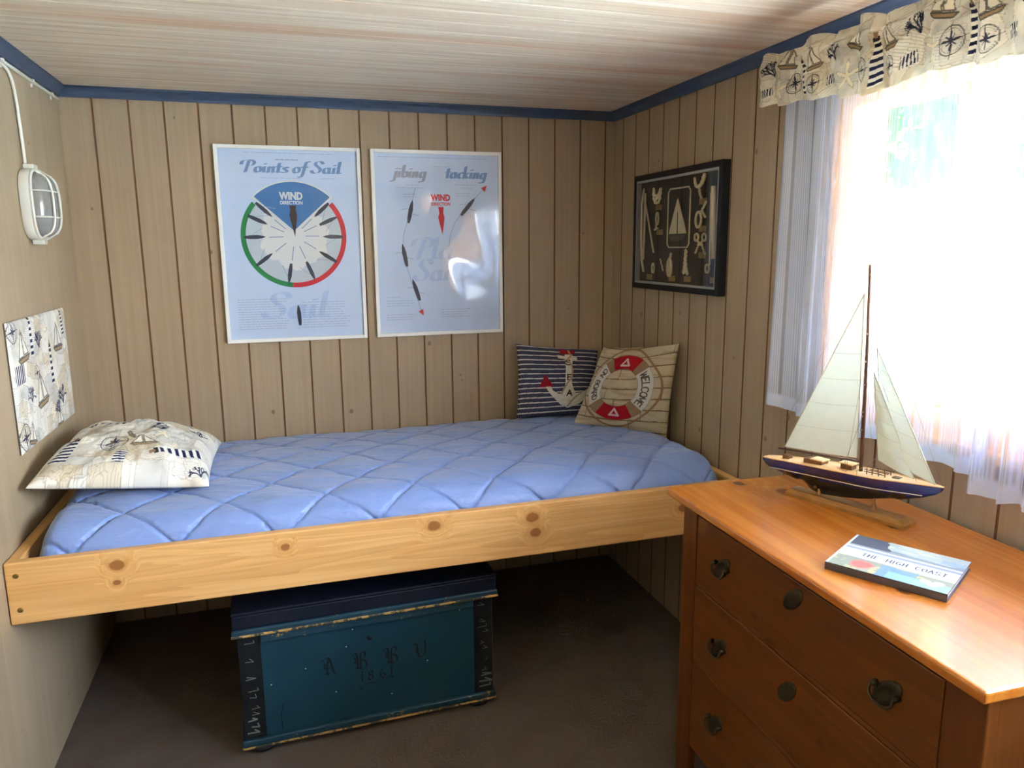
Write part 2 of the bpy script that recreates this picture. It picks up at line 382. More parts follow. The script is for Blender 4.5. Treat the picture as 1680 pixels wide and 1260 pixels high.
b = MB(); b.box(DX0+.041, DX1-.041, YF-.06, YF-.02, .004, DZ-.041); b.box(DX0+.12, DX1-.12, YF-.02, YF-.012, .2, .85); b.box(DX0+.12, DX1-.12, YF-.02, YF-.012, 1.0, 1.68)
struct('door_1', b, M_trim, bevel=.003)
b = MB(); k = 0; y = .0
while y > YF:
    y2 = max(y-.088, YF); g = .0012
    b.add([(0, y-g, H), (W, y-g, H), (W, y2+g, H), (0, y2+g, H), (0, y2, H+.0015), (W, y2, H+.0015)], [(0, 1, 2, 3), (3, 2, 5, 4)])
    b.add([(0, y2, H+.0015), (W, y2, H+.0015), (W, y2-g, H), (0, y2-g, H)], [(0, 1, 2, 3)]); y = y2
b.box(-TH, W+TH, YF-TH, TH, H+.004, H+.12)
struct('ceiling', b, M_ceil)
b = MB(); b.box(-TH, W+TH, YF-TH, TH, -.1, 0); struct('floor', b, M_carpet)
def cove(b, P):                 # a small hollow moulding under the ceiling
    prof = [(0, 0), (.030, 0), (.030, -.006), (.018, -.014), (.010, -.026), (.008, -.034), (0, -.034)]
    n = len(prof); vs = [P(a, c, e) for e in (0, 1) for a, c in prof]
    b.add(vs, [(i, (i+1) % n, n+(i+1) % n, n+i) for i in range(n)])
for nm, P in (('trim_back', lambda a, c, e: (W*e, -a, H+c)), ('trim_left', lambda a, c, e: (a, YF*e, H+c)), ('trim_right', lambda a, c, e: (W-a, YF*e, H+c)), ('trim_front', lambda a, c, e: (W*e, YF+a, H+c))):
    b = MB(); cove(b, P); struct(nm, b, M_trim)

# window: orange pine frame, three lights
M_winwood = m_pine('window_pine', S(205, 140, 74), S(222, 162, 96), S(178, 108, 52), (40, 1.5, 40), rough=.4)
def m_glass(name, tint=(1, 1, 1), rough=.02, bump=None):
    t = NT(name); tr = t.n('BsdfTransparent'); t.set(tr.inputs[0], tint); gl = t.n('BsdfGlossy'); gl.inputs['Roughness'].default_value = rough
    lw = t.n('Fresnel'); ge = t.n('NewGeometry'); t.set(lw.inputs[0], t.math('MULTIPLY_ADD', ge.outputs['Backfacing'], 1/1.5-1.5)); lw.inputs[0].links[0].from_node.inputs[2].default_value = 1.5
    if bump: 
        nb = t.bump(t.noise(t.coord(), bump[0], 1, .4, .5), bump[1]); t.set(gl.inputs['Normal'], nb); t.set(lw.inputs['Normal'], nb)
    return t.done(t.mixs(lw.outputs[0], tr.outputs[0], gl.outputs[0]))
M_pane = m_glass('window_glass')
wr = bpy.data.objects.new('window_1', None); C.objects.link(wr); wr.matrix_basis = Matrix.Translation((W, -2.34, WZ0)); MS[wr] = Matrix.Translation((W, -2.34, WZ0)); wr['kind'] = 'structure'
b = MB(); x0, x1 = W-.012, W+.09
b.box(x0, x1, -1.395, WY0-.001, WZ0, WZ1); b.box(x0, x1, WY1+.001, -3.29, WZ0, WZ1); b.box(x0, x1, -3.29, -1.395, 1.727, WZ1-.001); b.box(x0, x1, -3.29, -1.395, WZ0+.001, 1.045)
for y in (-1.688,): b.box(W+.01, x1, y-.017, y+.017, 1.045, 1.727)
b.box(W-.030, W-.012, WY1-.02, WY0+.02, WZ0-.022, WZ0+.003)
obj('window_frame', b, M_winwood, wr, .003)
for a, c in ((-1.671, -1.395), (-3.29, -1.705)):
    b = MB(); b.box(W+.045, W+.049, a, c, 1.045, 1.727); obj('window_pane', b, M_pane, wr)

b = MB(); b.box(W+TH, W+.72, YF-.4, .5, 2.07, 2.12); struct('sun_block_eave', b, M_trim)      # unseen eave, added to keep direct sun out of the window
# outside: sunlit ground and a leafy tree
def m_grass():
    t = NT('dry_grass'); v = t.coord(); a = t.noise(v, 30, 4); c = t.noise(v, .6, 3)
    return t.done(t.bsdf(t.mix(c, t.mix(a, S(196, 208, 190), S(214, 220, 206)), S(226, 230, 230)), .9))
b = MB(); b.box(-30, 60, -50, 50, -.6, -.4); struct('ground', b, m_grass())
def tree(x, y, z0, rx, rz, n, seed, label):
    rnd = random.Random(seed); t = thing('leafy_tree', label, 'tree', (x, y, -.4), group='trees outside the window')
    tk = MB(); tk.tube([(x, y, -.4), (x+.1, y, z0*.5), (x, y+.1, z0+rz)], [.16, .12, .05]); 
    for k in range(7):
        a = rnd.random()*6.28; tk.tube([(x, y, z0+rz*.3*rnd.random()), (x+math.cos(a)*rx*.7, y+math.sin(a)*rx*.7, z0+rz*(.4+.5*rnd.random()))], [.05, .015], n=6)
    obj('trunk', tk, plain('bark', S(110, 92, 72), .9), t)
    lf = MB()
    for k in range(n):
        while True:
            p = [rnd.uniform(-1, 1) for _ in range(3)]
            if .25 < sum(q*q for q in p) < 1: break
        c = Vector((x+p[0]*rx, y+p[1]*rx, z0+rz*.55+p[2]*rz*.6)); d = Vector([rnd.gauss(0, 1) for _ in range(3)]).normalized(); e = d.orthogonal(); g = d.cross(e); s_ = rnd.uniform(.05, .11)
        lf.add([c+e*s_, c+g*s_*.5, c-e*s_, c-g*s_*.5, c+d*s_*.15], [(0, 1, 4), (1, 2, 4), (2, 3, 4), (3, 0, 4)], 0)
    nt = NT('leaf'); v = nt.noise(nt.coord(), 3, 2); col = nt.mix(v, S(34, 66, 24), S(64, 98, 36)); df = nt.n('BsdfDiffuse'); tl = nt.n('BsdfTranslucent'); nt.set(df.inputs[0], col); nt.set(tl.inputs[0], col)
    obj('foliage', lf, nt.done(nt.mixs(.4, df.outputs[0], tl.outputs[0])), t)
tree(6.3, 2.4, 2.0, 1.7, 3.0, 5200, 3, 'leafy green tree behind the left part of the window')
tree(8.8, 0.1, 2.6, 1.5, 2.8, 4600, 8, 'leafy green tree behind the middle of the window')
tree(10.8, -2.9, 3.4, 1.8, 3.0, 3600, 5, 'leafy green tree behind the right part of the window')

# ------------------------------------------------------------------ bed
KN = [(x-W/2, y+.5, z-.5, r) for x, y, z, r in [(.245, -1.0075, .63, .013), (.24, -1.0075, .585, .007), (.645, -1.0075, .625, .009), (1.045, -1.0075, .635, .014), (1.335, -1.0075, .625, .014), (1.345, -1.0075, .578, .013), (1.83, -1.0075, .597, .012)]]
M_bedpine = m_pine('bed_pine', S(222, 168, 100), S(236, 188, 122), S(192, 132, 70), (1.6, 60, 60), KN, .45)
M_bedpine_y = m_pine('bed_pine_side', S(222, 168, 100), S(236, 188, 122), S(192, 132, 70), (60, 1.6, 60), (), .45)
M_brass = plain('dull_brass', S(150, 122, 60), .4, .8)
bed = thing('bed', 'wall-to-wall pine bed frame with a wide knotty front board', 'bed', (W/2, -.5, .5))
b = MB(); b.box(.002, W-.002, -1.0075, -.980, .5075, .666); obj('front_board', b, M_bedpine, bed, .004, 3)
for x0, x1 in ((.002, .030), (W-.030, W-.002)):
    b = MB(); b.box(x0, x1, -.9795, -.002, .512, .664); obj('side_board', b, M_bedpine_y, bed, .003)
b = MB(); b.box(.031, W-.031, -.979, -.002, .515, .535); obj('bed_base', b, M_bedpine_y, bed)
for x, z in ((.026, .633), (.026, .545)):
    b = MB(); b.lathe([(.0062, 0), (.0062, .0012), (.004, .0022), (.0012, .0014)], (x, -1.0075, z), (0, -1, 0), n=14)
    obj('screw', b, M_brass, bed, label='small brass screw head')

# mattress under a quilted blue cover
def m_quilt():
    t = NT('blue_quilted_cover'); v = t.coord('Object'); a = t.noise(v, 5, 2)
    w = t.noise(t.coord('Object', (14, 46, 30)), 1.0, 4, .6, .8); f = t.noise(v, 900, 1)
    col = t.mix(a, S(120, 146, 202), S(132, 158, 212))
    return t.done(t.bsdf(col, .42, 0, t.bump(w, .006, .55), .5, 0, .25))
X0, X1 = .048, 2.0
prof = [(-.022, .538), (-.022, .60), (-.024, .645), (-.034, .672), (-.055, .686), (-.10, .694)]
prof += [(y, .694+.034*(1-((y+.72)/.62)**2 if y > -.72 else 1)) for y in np.linspace(-.14, -.86, 19)]
prof += [(-.895, .726), (-.925, .719), (-.948, .706), (-.963, .688), (-.971, .664), (-.974, .63), (-.973, .58), (-.970, .538)]
prof = np.array(prof); sl2 = np.r_[0, np.cumsum(np.hypot(*np.diff(prof, axis=0).T))]
nu, nv = 560, 330
tt = np.linspace(0, sl2[-1], nv); py = np.interp(tt, sl2, prof[:, 0]); pz = np.interp(tt, sl2, prof[:, 1])
k = np.ones(9)/9
for _ in range(2):
    py[4:-4] = np.convolve(py, k, 'valid'); pz[4:-4] = np.convolve(pz, k, 'valid')
d = np.linspace(0, 1, nu); R_ = .075
uu = X0+(X1-X0)*d
edge = np.minimum(uu-X0, X1-uu); e = np.sqrt(np.clip(1-(1-np.clip(edge/R_, 0, 1))**2, 0, 1))
# crowd rows towards the ends so the rounding is smooth
uu = X0+(X1-X0)*(d+.012*np.sin(2*math.pi*d)*-1); edge = np.minimum(uu-X0, X1-uu); e = np.clip(1-(1-np.clip(edge/R_, 0, 1))**3, 0, 1)**.45
UU, TT = np.meshgrid(uu, tt, indexing='ij'); ee = e[:, None]
Y = -.498+(py[None]+.498)*(.9+.1*ee); Z = .538+(pz[None]-.538)*(.12+.88*ee)
ny = np.gradient(pz, tt); nz = -np.gradient(py, tt); L = np.hypot(ny, nz); ny, nz = -ny/L*-1, nz/L
wx = UU+.06*(fbm(UU*3, TT*3, 3)-.5)+.02*np.sin(TT*9+1); wt = TT+.05*(fbm(UU*4, TT*4, 8)-.5)
t0 = float(np.interp(-.955, -py, tt)); A = (wx-.49)/.255+(wt-t0)/.25; B = (wx-.49)/.255-(wt-t0)/.25
da = np.abs(A-np.round(A)); db = np.abs(B-np.round(B)); dm = np.minimum(da, db)
puff = .010*np.clip(da*db*4, 0, 1)**.42-.0062*np.exp(-(dm/.022)**2)
wr_ = (fbm(UU*7+TT*3, TT*26-UU*5, 5, 4)-.47)*.011+(fbm(UU*3, TT*8, 9, 3)-.45)*.007
near = np.exp(-(dm/.09)); pk = (vnoise(A*24+B*2, B*24, 4)-.5)*.004*near
disp = (puff+wr_+pk)*ee
Y = Y+ny[None]*disp; Z = Z+nz[None]*disp
P = np.stack([UU, Y, Z], -1)
mat_t = thing('mattress', 'bed mattress under a shiny blue quilted cover with diamond stitching', 'mattress', (1.02, -.5, .535))
gridobj('quilted_cover', P, m_quilt(), mat_t)
b = MB(); b.tube([(X0+.03+i/60*(X1-X0-.06), -.9755, .571) for i in range(61)], .004, n=6); obj('piping', b, plain('blue_piping', S(84, 102, 150), .5), mat_t)
b = MB(); b.box(X0+.02, X1-.02, -.96, -.04, .5355, .56); obj('mattress_core', b, plain('white_ticking', S(190, 190, 190), .8), mat_t)

# ------------------------------------------------------------------ nautical print, painted point by point
NAVY, INK, SEP = S(34, 38, 78), S(52, 50, 58), S(150, 128, 96)
class Print:
    def __init__(s, x, y, seed, warm=0.5):
        s.x, s.y = x, y; s.r = random.Random(seed)
        a = fbm(x*14, y*14, seed); b = fbm(x*6+9, y*6, seed+3); d = fbm(x*40, y*40, seed+7)
        c = S(236, 233, 220)*np.ones((*x.shape, 3))
        c = c+(S(200, 202, 196)-c)*sstep(.46, .62, a)[..., None]*.8
        c = c+(S(206, 190, 156)-c)*sstep(.5, .66, b)[..., None]*(.35+warm*.6)
        c = c+(S(160, 158, 150)-c)*sstep(.56, .72, d)[..., None]*.45
        s.c = c
        w, h = x.max()-x.min(), y.max()-y.min(); x0, y0 = x.min(), y.min()
        for k in range(int(w*h/.0026)):          # torn patches of old charts with ruled lines
            cx, cy = x0+s.r.random()*w, y0+s.r.random()*h; s.patch(cx, cy, s.r.uniform(.018, .05), s.r.uniform(.015, .04), s.r.uniform(-.5, .5))
    def loc(s, cx, cy, a): dx, dy = s.x-cx, s.y-cy; return dx*math.cos(a)+dy*math.sin(a), -dx*math.sin(a)+dy*math.cos(a)
    def patch(s, cx, cy, w, h, a):
        p, q = s.loc(cx, cy, a); n = .006*(vnoise(p*90, q*90, 2)-.5)
        m = (np.abs(p)+n < w) & (np.abs(q)+n < h); t = s.r.random()
        put(s.c, m, S(238, 235, 224) if t < .5 else (S(204, 204, 198) if t < .78 else S(214, 200, 168)), .6)
        rim = m & ((np.abs(p)+n > w-.0016) | (np.abs(q)+n > h-.0016)); put(s.c, rim, SEP, .5)
        if t < .3: put(s.c, m & (np.abs((q/.006) % 1-.5) < .13), S(140, 136, 128), .4)
        if t > .8: put(s.c, m & (np.abs(np.sin(p*260+6*vnoise(p*50, q*50))) < .18), S(128, 124, 118), .45)
    def house(s, cx, cy, h, a, w=None):         # striped lighthouse
        p, q = s.loc(cx, cy, a); w = w or h*.17; ww = w*(1-.35*(q/h+.5)); m = (np.abs(p) < ww) & (np.abs(q) < h/2)
        put(s.c, m, S(238, 236, 226)); put(s.c, m & (np.abs(((q+h/2)/(h/6)) % 1-.5) < .25), NAVY)
        put(s.c, (np.abs(p) < ww*1.05) & (np.abs(q-h*.55) < h*.05), INK); put(s.c, (np.abs(p) < ww*.5) & (np.abs(q-h*.63) < h*.07), S(150, 120, 90))
    def compass(s, cx, cy, r):
        p, q = s.loc(cx, cy, .1); d = np.hypot(p, q); th = np.arctan2(q, p)
        put(s.c, np.abs(d-r) < r*.05, INK, .8); put(s.c, np.abs(d-r*.82) < r*.025, INK, .6)
        star = d < r*(.16+.62*np.abs(np.cos(2*th))**9+.36*np.abs(np.sin(2*th))**11); put(s.c, star, NAVY, .95)
        put(s.c, ((np.abs(p) < r*.03) | (np.abs(q) < r*.03)) & (d < r*1.35), INK, .8)
    def boat(s, cx, cy, z, a):
        p, q = s.loc(cx, cy, a)
        for tri in ([(-.08*z, 0), (-.08*z, 1*z), (-.62*z, 0)], [(.0, .02*z), (.0, .9*z), (.5*z, .02*z)]):
            put(s.c, inside(p, q, tri), S(240, 236, 222)); put(s.c, poly_d(p, q, tri+[tri[0]]) < .024*z+.0004, S(96, 86, 76), .85)
        hull = [(-.7*z, -.05*z), (.62*z, -.05*z), (.42*z, -.22*z), (-.5*z, -.22*z)]; put(s.c, inside(p, q, hull), S(168, 144, 108)); put(s.c, poly_d(p, q, hull+[hull[0]]) < .022*z+.0004, INK, .8)
    def starfish(s, cx, cy, r, a=0):
        p, q = s.loc(cx, cy, a); d = np.hypot(p, q); th = np.arctan2(q, p); lim = r*(.2+.8*np.abs(np.cos(2.5*th))**5)
        put(s.c, d < lim*1.15+r*.05, S(160, 150, 128), .6); put(s.c, d < lim, S(240, 232, 206))
    def coral(s, cx, cy, z, a, seed=1):
        r = random.Random(seed); p, q = s.loc(cx, cy, a)
        def br(x, y, t, L, n):
            x2, y2 = x+L*math.cos(t), y+L*math.sin(t); put(s.c, seg_d(p, q, (x, y), (x2, y2)) < z*(.012+.012*n), NAVY, .9)
            if n > 0:
                for k in range(3): br(x2, y2, t+r.uniform(-.9, .9), L*r.uniform(.6, .85), n-1)
        for k in range(3): br(0, -.4*z, 1.57+(k-1)*.6, z*.3, 3)
    def bars(s, cx, cy, w, h, a):
        p, q = s.loc(cx, cy, a); m = (np.abs(p) < w/2) & (np.abs(q) < h/2); put(s.c, m, S(236, 234, 226)); put(s.c, m & (np.abs((p/(w/5)) % 1-.5) < .27), NAVY)
    def scatter(s, n, x0, x1, y0, y1):
        kinds = ['house', 'compass', 'boat', 'star', 'coral', 'boat', 'bars', 'star']; pts = []
        for k in range(n*6):
            if len(pts) >= n: break
            c = (s.r.uniform(x0, x1), s.r.uniform(y0, y1))
            if any(math.hypot(c[0]-q[0], c[1]-q[1]) < .052 for q in pts): continue
            pts.append(c); kd = kinds[len(pts) % 8]; a = s.r.uniform(-.4, .4)
            if kd == 'house': s.house(*c, .075, a)
            elif kd == 'compass': s.compass(*c, .026)
            elif kd == 'boat': s.boat(*c, .042, a)
            elif kd == 'star': s.starfish(*c, .024, a)
            elif kd == 'coral': s.coral(*c, .05, a, len(pts))
            else: s.bars(*c, .03, .022, a)
        return s
def m_paint(name, rough=.85, fine=700, bump=.0006, trans=0.0, alpha=0.0):
    t = NT(name); at = t.n('Attribute', attribute_name='Col'); v = t.coord()
    wv = t.noise(v, fine, 2); col = t.mix(t.math('MULTIPLY', wv, .25), at.outputs['Color'], t.mix(1.0, at.outputs['Color'], (.7, .7, .7), 'MULTIPLY'))
    sh = t.bsdf(col, rough, 0, t.bump(wv, bump), .2)
    if trans:
        tl = t.n('BsdfTranslucent'); t.set(tl.inputs[0], col); sh = t.mixs(trans, sh, tl.outputs[0])
    if alpha:
        tr = t.n('BsdfTransparent'); sh = t.mixs(alpha, sh, tr.outputs[0])
    return t.done(sh)
M_print = m_paint('nautical_print_cotton')

def quad_cushion(TL, TR, BL, BR, thick, n=230, pinch=.045, seed=1, back=.8, wrinkle=.006, power=.42, pw=2.0):
    TL, TR, BL, BR = map(np.array, (TL, TR, BL, BR))
    u, v = np.meshgrid(np.linspace(-1, 1, n), np.linspace(-1, 1, n), indexing='ij')
    su = (u*(1-pinch*(1-v**2))+1)/2; sv = (v*(1-pinch*(1-u**2))+1)/2; su = su[..., None]; sv = sv[..., None]
    base = (BL*(1-su)+BR*su)*(1-sv)+(TL*(1-su)+TR*su)*sv
    ex_, ey_ = (TR+BR-TL-BL), (TL+TR-BL-BR); nn = np.cross(ex_, ey_); nn /= np.linalg.norm(nn)
    env = np.clip((1-np.abs(u)**pw)*(1-np.abs(v)**pw), 0, 1); h = thick*env**power
    r_ = np.maximum(np.abs(u), np.abs(v)); th = np.arctan2(v, u)
    h = h+wrinkle*env**.5*((fbm(u*3+seed, v*3, seed, 4)-.47)*1.6+.5*sstep(.35, .95, r_)*(vnoise(th*5.5, r_*1.2, seed)-.5)*1.8)
    h2 = thick*back*env**power
    return u, v, base+nn*h[..., None], base-nn*h2[..., None], nn

# pillow at the left end of the bed
u, v, Pf, Pb, nn = quad_cushion((.030, -.285, .812), (.447, -.275, .742), (.024, -.86, .806), (.450, -.80, .748), .098, 320, .045, 5, .30, .026, .46, 2.7)
pr = Print(u*.215, v*.27, 21, .35)
pr.house(-.10, .10, .12, 1.45); pr.compass(-.05, -.13, .034); pr.coral(.05, .02, .07, -1.3, 4); pr.starfish(.07, -.06, .032, .2); pr.house(.13, -.17, .12, 1.85)
pr.house(-.165, -.16, .10, -.15, .022); pr.boat(.03, -.135, .055, .25); pr.boat(-.01, -.08, .05, -1.2); pr.bars(-.02, -.215, .05, .03, 1.5); pr.coral(.185, -.235, .045, .4, 8); pr.boat(.10, .16, .055, .2); pr.starfish(.11, -.13, .02)
pr.boat(-.12, .2, .06, -.3); pr.coral(.16, .09, .05, .3, 3); pr.compass(0, .2, .03); pr.house(-.05, -.16, .05, .2)
pil = thing('pillow', 'plump pillow in nautical print with compass and lighthouses, at the left end of the bed', 'pillow', (.24, -.56, .72))
o = gridobj('pillow_case', Pf, M_print, pil, pr.c, two=(Pb, pr.c))

# fabric covered board on the left wall
n1, n2 = 300, 300
yy, zz = np.meshgrid(np.linspace(-.792, -.263, n1), np.linspace(.875, 1.221, n2), indexing='ij')
pr = Print(yy+.792, zz-.875, 33, 0.0)
pr.compass(.03, .32, .030); pr.compass(.035, .04, .036); pr.house(.17, .29, .10, 0, .012); pr.house(.33, .19, .11, 0, .012); pr.bars(.05, .205, .07, .05, 0); pr.boat(.10, .25, .07, .1); pr.boat(.22, .11, .08, .1)
pr.coral(.12, .14, .05, 0, 5); pr.coral(.40, .09, .07, .1, 6); pr.boat(.09, .02, .05, -.2); pr.starfish(.29, .30, .03); pr.coral(.23, .28, .06, .2, 9); pr.boat(.42, .24, .07, 0); pr.starfish(.3, .05, .03); pr.house(.48, .3, .07, .1, .012); pr.boat(.36, .01, .05, 0); pr.coral(.35, .06, .05, .4, 2); pr.compass(.19, .19, .02)
pr.c *= (.84+.30*fbm(yy*45, zz*10, 12))[..., None]
ed = np.minimum(np.minimum(yy+.792, -.263-yy), np.minimum(zz-.875, 1.221-zz))
xx = .0105-.006*np.exp(-ed/.004)+.0012*(fbm(yy*30, zz*9, 4)-.5)
fb = thing('fabric_panel', 'board covered in grey and cream nautical print fabric, on the left wall', 'wall panel', (.001, -.528, 1.05))
gridobj('fabric', np.stack([xx, yy, zz], -1), M_print, fb, pr.c)
b = MB(); b.box(.001, .0040, -.791, -.264, .876, 1.220); obj('backing_board', b, plain('dark_board_edge', S(96, 84, 70), .8), fb)

# ------------------------------------------------------------------ cushions
# striped cushion with an anchor
u, v, Pf, Pb, nn = quad_cushion((1.588, -.060, 1.008), (1.955, -.060, .968), (1.556, -.155, .710), (1.90, -.165, .706), .052, 250, .055, 11, wrinkle=.010)
a = u*.5+.5; w_ = v*.5+.5
c = np.ones((*u.shape, 3))*S(44, 46, 72)
bend = w_-.035*(1-u**2)*v*.5+.008*np.sin(a*5); rows = 15.5
ph = (bend*rows) % 1; rope = np.abs(((a*46+ph*1.1) % 1)-.5)
put(c, (ph > .32) & (rope < .2), S(104, 104, 122), .75); put(c, ph < .23, S(206, 200, 196)); put(c, np.abs(ph-.27) < .04, S(30, 32, 54))
M_cush = m_paint('printed_cotton')
cu = thing('cushion', 'square cushion with navy and white rope stripes and a sewn-on anchor', 'cushion', (1.73, -.15, .70))
gridobj('cushion_cover', Pf, M_cush, cu, c, two=(Pb, c))
px = lambda X, Yp: ((X-70)/1230, 1-(Yp-85)/1130)
q = lambda *pts: [px(*p_) for p_ in pts]
anch = q((745, 215), (865, 215), (850, 700), (880, 800), (920, 875), (1050, 850), (1130, 790), (1190, 800), (1120, 930), (1000, 1040), (810, 1115), (690, 1060), (580, 960), (490, 850), (425, 755), (500, 738), (560, 830), (640, 880), (700, 878), (730, 800), (745, 700))
bar = q((632, 232), (935, 258), (935, 320), (632, 290)); flk = q((432, 560), (335, 775), (560, 765)); flk2 = q((1130, 640), (1060, 830), (1270, 800)); top = q((672, 118), (905, 140), (905, 205), (672, 215))
ac = np.ones((*u.shape, 3))*S(214, 208, 192); m = inside(a, w_, anch) | inside(a, w_, bar); reds = [inside(a, w_, flk), inside(a, w_, top)]; mr = reds[0] | reds[1]
put(ac, fbm(a*30, w_*30, 3) > .56, S(196, 190, 172), .5)
for ch, (X, Yp) in zip('SEA', ((752, 402), (770, 655), (778, 915))):
    x0, y0 = px(X, Yp)
    for st in word(ch, x0, y0, .062, .078)[0]: put(ac, poly_d(a, w_, st) < .0085, S(74, 48, 40))
rp_ = smooth(q((800, 150), (850, 260), (760, 300), (870, 430), (855, 620), (760, 730), (690, 890)), 3); rp2 = smooth(q((1010, 870), (900, 950), (800, 1085)), 2)
rd = np.minimum(poly_d(a, w_, rp_), poly_d(a, w_, rp2)) < .011; put(ac, rd, S(176, 146, 116))
cell = lambda m_: m_[:-1, :-1] & m_[1:, 1:]
o = gridobj('anchor_applique', Pf+nn*.0022, M_cush, cu, ac, cell(m | (rd & ~mr))); o['label'] = 'cream anchor with the letters S E A and a rope'
rc = np.ones((*u.shape, 3))*S(160, 26, 40); put(rc, rd, S(176, 146, 116))
for m_, l_ in zip(reds, ('red fluke tip', 'red patch at the top of the anchor')): o = gridobj('red_patch', Pf+nn*.0030, M_cush, cu, rc, cell(m_)); o['label'] = l_

# cushion with planks and a lifebuoy
u, v, Pf, Pb, nn = quad_cushion((1.871, -.300, 1.010), (2.010, -.640, 1.060), (1.745, -.305, .712), (1.985, -.615, .714), .050, 260, .05, 17, wrinkle=.012)
a = u*.5+.5; w_ = v*.5+.5; c = np.ones((*u.shape, 3))*S(196, 178, 146)
row = np.floor(w_*8+.25*np.sin(a*4)); off = (np.sin(row*12.9)*43758.5) % 1
tone = (np.sin(row*7.1+np.floor(a*1.6+off)*3.3)*1731.7) % 1
c = c+(S(168, 162, 140)-c)*(tone*.7)[..., None]; c = c+(S(150, 126, 92)-c)*(sstep(.5, .7, fbm(a*6+off, w_*60, 3))*.5)[..., None]
fr = (w_*8+.25*np.sin(a*4)) % 1; put(c, (fr < .07+.06*vnoise(a*20, row)), S(92, 72, 50), .85); put(c, np.abs(((a*1.6+off) % 1)) < .012, S(92, 72, 50), .7)
dx, dy = a-.47, w_-.50; r_ = np.hypot(dx, dy); th = np.degrees(np.arctan2(dy, dx)) % 360
put(c, np.abs(r_-(.455+.02*np.cos(np.radians(4*th)))) < .012, S(140, 104, 76), .9)
lb = thing('cushion', 'square cushion with a plank print and a red and white lifebuoy reading welcome on board', 'cushion', (1.87, -.46, .70))
gridobj('cushion_cover', Pf, M_cush, lb, c, two=(Pb, c))
ring = (r_ > .225) & (r_ < .40); rcol = np.ones((*u.shape, 3))*S(202, 198, 188)
red = ((th > 58) & (th < 118)) | ((th > 236) & (th < 302)); tan = ((th > 40) & (th < 134) & ~red) | ((th > 218) & (th < 320) & ~red)
put(rcol, tan, S(150, 122, 90)); put(rcol, red, S(168, 20, 36)); put(rcol, (r_ < .236) | (r_ > .39), S(120, 92, 70), .5)
def arc_word(txt, t0, t1, rr, sz, flip):
    for i, ch in enumerate(txt):
        t = math.radians(t0+(t1-t0)*(i+.5)/len(txt)); tx, ty = (math.sin(t), -math.cos(t)); ox, oy = math.cos(t), math.sin(t); sg = -1 if flip else 1; tx, ty = sg*tx, sg*ty
        cx, cy = .47+rr*ox, .50+rr*oy; ox, oy = sg*ox, sg*oy
        for st in FONT[ch]:
            pts = [(cx+(p-.5)*sz*tx+(q_-.5)*sz*1.25*ox, cy+(p-.5)*sz*ty+(q_-.5)*sz*1.25*oy) for p, q_ in st]
            if pts: put(rcol, poly_d(a, w_, pts) < .007, S(96, 84, 76))
arc_word('WELCOME', 36, -38, .312, .058, False)
arc_word('ON BOARD', 138, 213, .312, .052, True)
for (sx_, sy_, t_) in ((.47, .80, 0), (.47, .19, 0)):     # little pale ship and star on the red parts
    tri = [(sx_-.05, sy_-.03), (sx_+.05, sy_-.03), (sx_, sy_+.05), (sx_-.05, sy_-.03)]; put(rcol, poly_d(a, w_, tri) < .011, S(212, 196, 188), .9)
o = gridobj('lifebuoy_applique', Pf+nn*.0025, M_cush, lb, rcol, cell(ring)); o['label'] = 'red and white lifebuoy ring with tan bands and lettering'

# ------------------------------------------------------------------ posters
M_white = plain('white_frame', S(238, 238, 232), .45, var=.03); M_ink = plain('dark_print', S(62, 62, 78), .6, var=.1)
M_paper = plain('pale_blue_paper', S(200, 216, 242), .6, var=.03, scale=4); M_tblue = plain('title_blue', S(110, 144, 198), .6); M_tgrey = plain('title_grey_mauve', S(150, 156, 184), .6)
M_skyb = plain('wind_blue', S(72, 124, 182), .6, var=.04); M_green = plain('starboard_green', S(34, 134, 70), .6, var=.04); M_red = plain('port_red', S(204, 34, 48), .6, var=.04)
M_pwhite = plain('print_white', S(226, 226, 224), .6, var=.03); M_pgrey = plain('print_pale_grey', S(196, 206, 214), .6, var=.05); M_brown = plain('arrow_brown', S(72, 54, 40), .6); M_cap = plain('caption_grey', S(150, 164, 192), .6); M_wm = plain('watermark_blue', S(178, 200, 236), .6)
def poster(px, pz, label, warp, seed):
    t = thing('poster', label, 'poster', (px+.2575, -.001, pz), group='framed sailing posters')
    b = MB(); fw_ = .013
    for x0, x1, z0, z1 in ((0, fw_, 0, .715), (.515-fw_, .515, 0, .715), (fw_, .515-fw_, 0, fw_), (fw_, .515-fw_, .715-fw_, .715)):
        b.box(px+x0, px+x1, -.020, -.001, pz+z0, pz+z1)
    obj('frame', b, M_white, t, .0015)
    b = MB(); b.box(px+.011, px+.504, -.010, -.002, pz+.011, pz+.704); obj('print', b, M_paper, t)
    n = 90; X, Z = np.meshgrid(np.linspace(px+.0125, px+.5025, n), np.linspace(pz+.0125, pz+.7025, n), indexing='ij')
    uu = (X-px)/.515; zz = (Z-pz)/.715
    dy = warp(uu, zz)
    return t, X, Z, dy
def finish_glass(t, X, Z, dy): gridobj('plastic_glazing', np.stack([X, -.0155-dy, Z], -1), M_pglass, t)
M_pglass = m_glass('poster_glazing', (.97, .98, .98), .03)
LV = {}
def Pp(px, pz, lift=0): return lambda x, z, d: (px+x, -.0101-lift-d, pz+z)
def boat_shape(cx, cy, L, w, ang):
    pts = [(-.5, .3), (-.25, .46), (.1, .5), (.35, .3), (.5, 0), (.35, -.3), (.1, -.5), (-.25, -.46), (-.5, -.3)]
    ca, sa = math.cos(ang), math.sin(ang); return [(cx+p*L*ca-q*w*sa, cy+p*L*sa+q*w*ca) for p, q in pts]
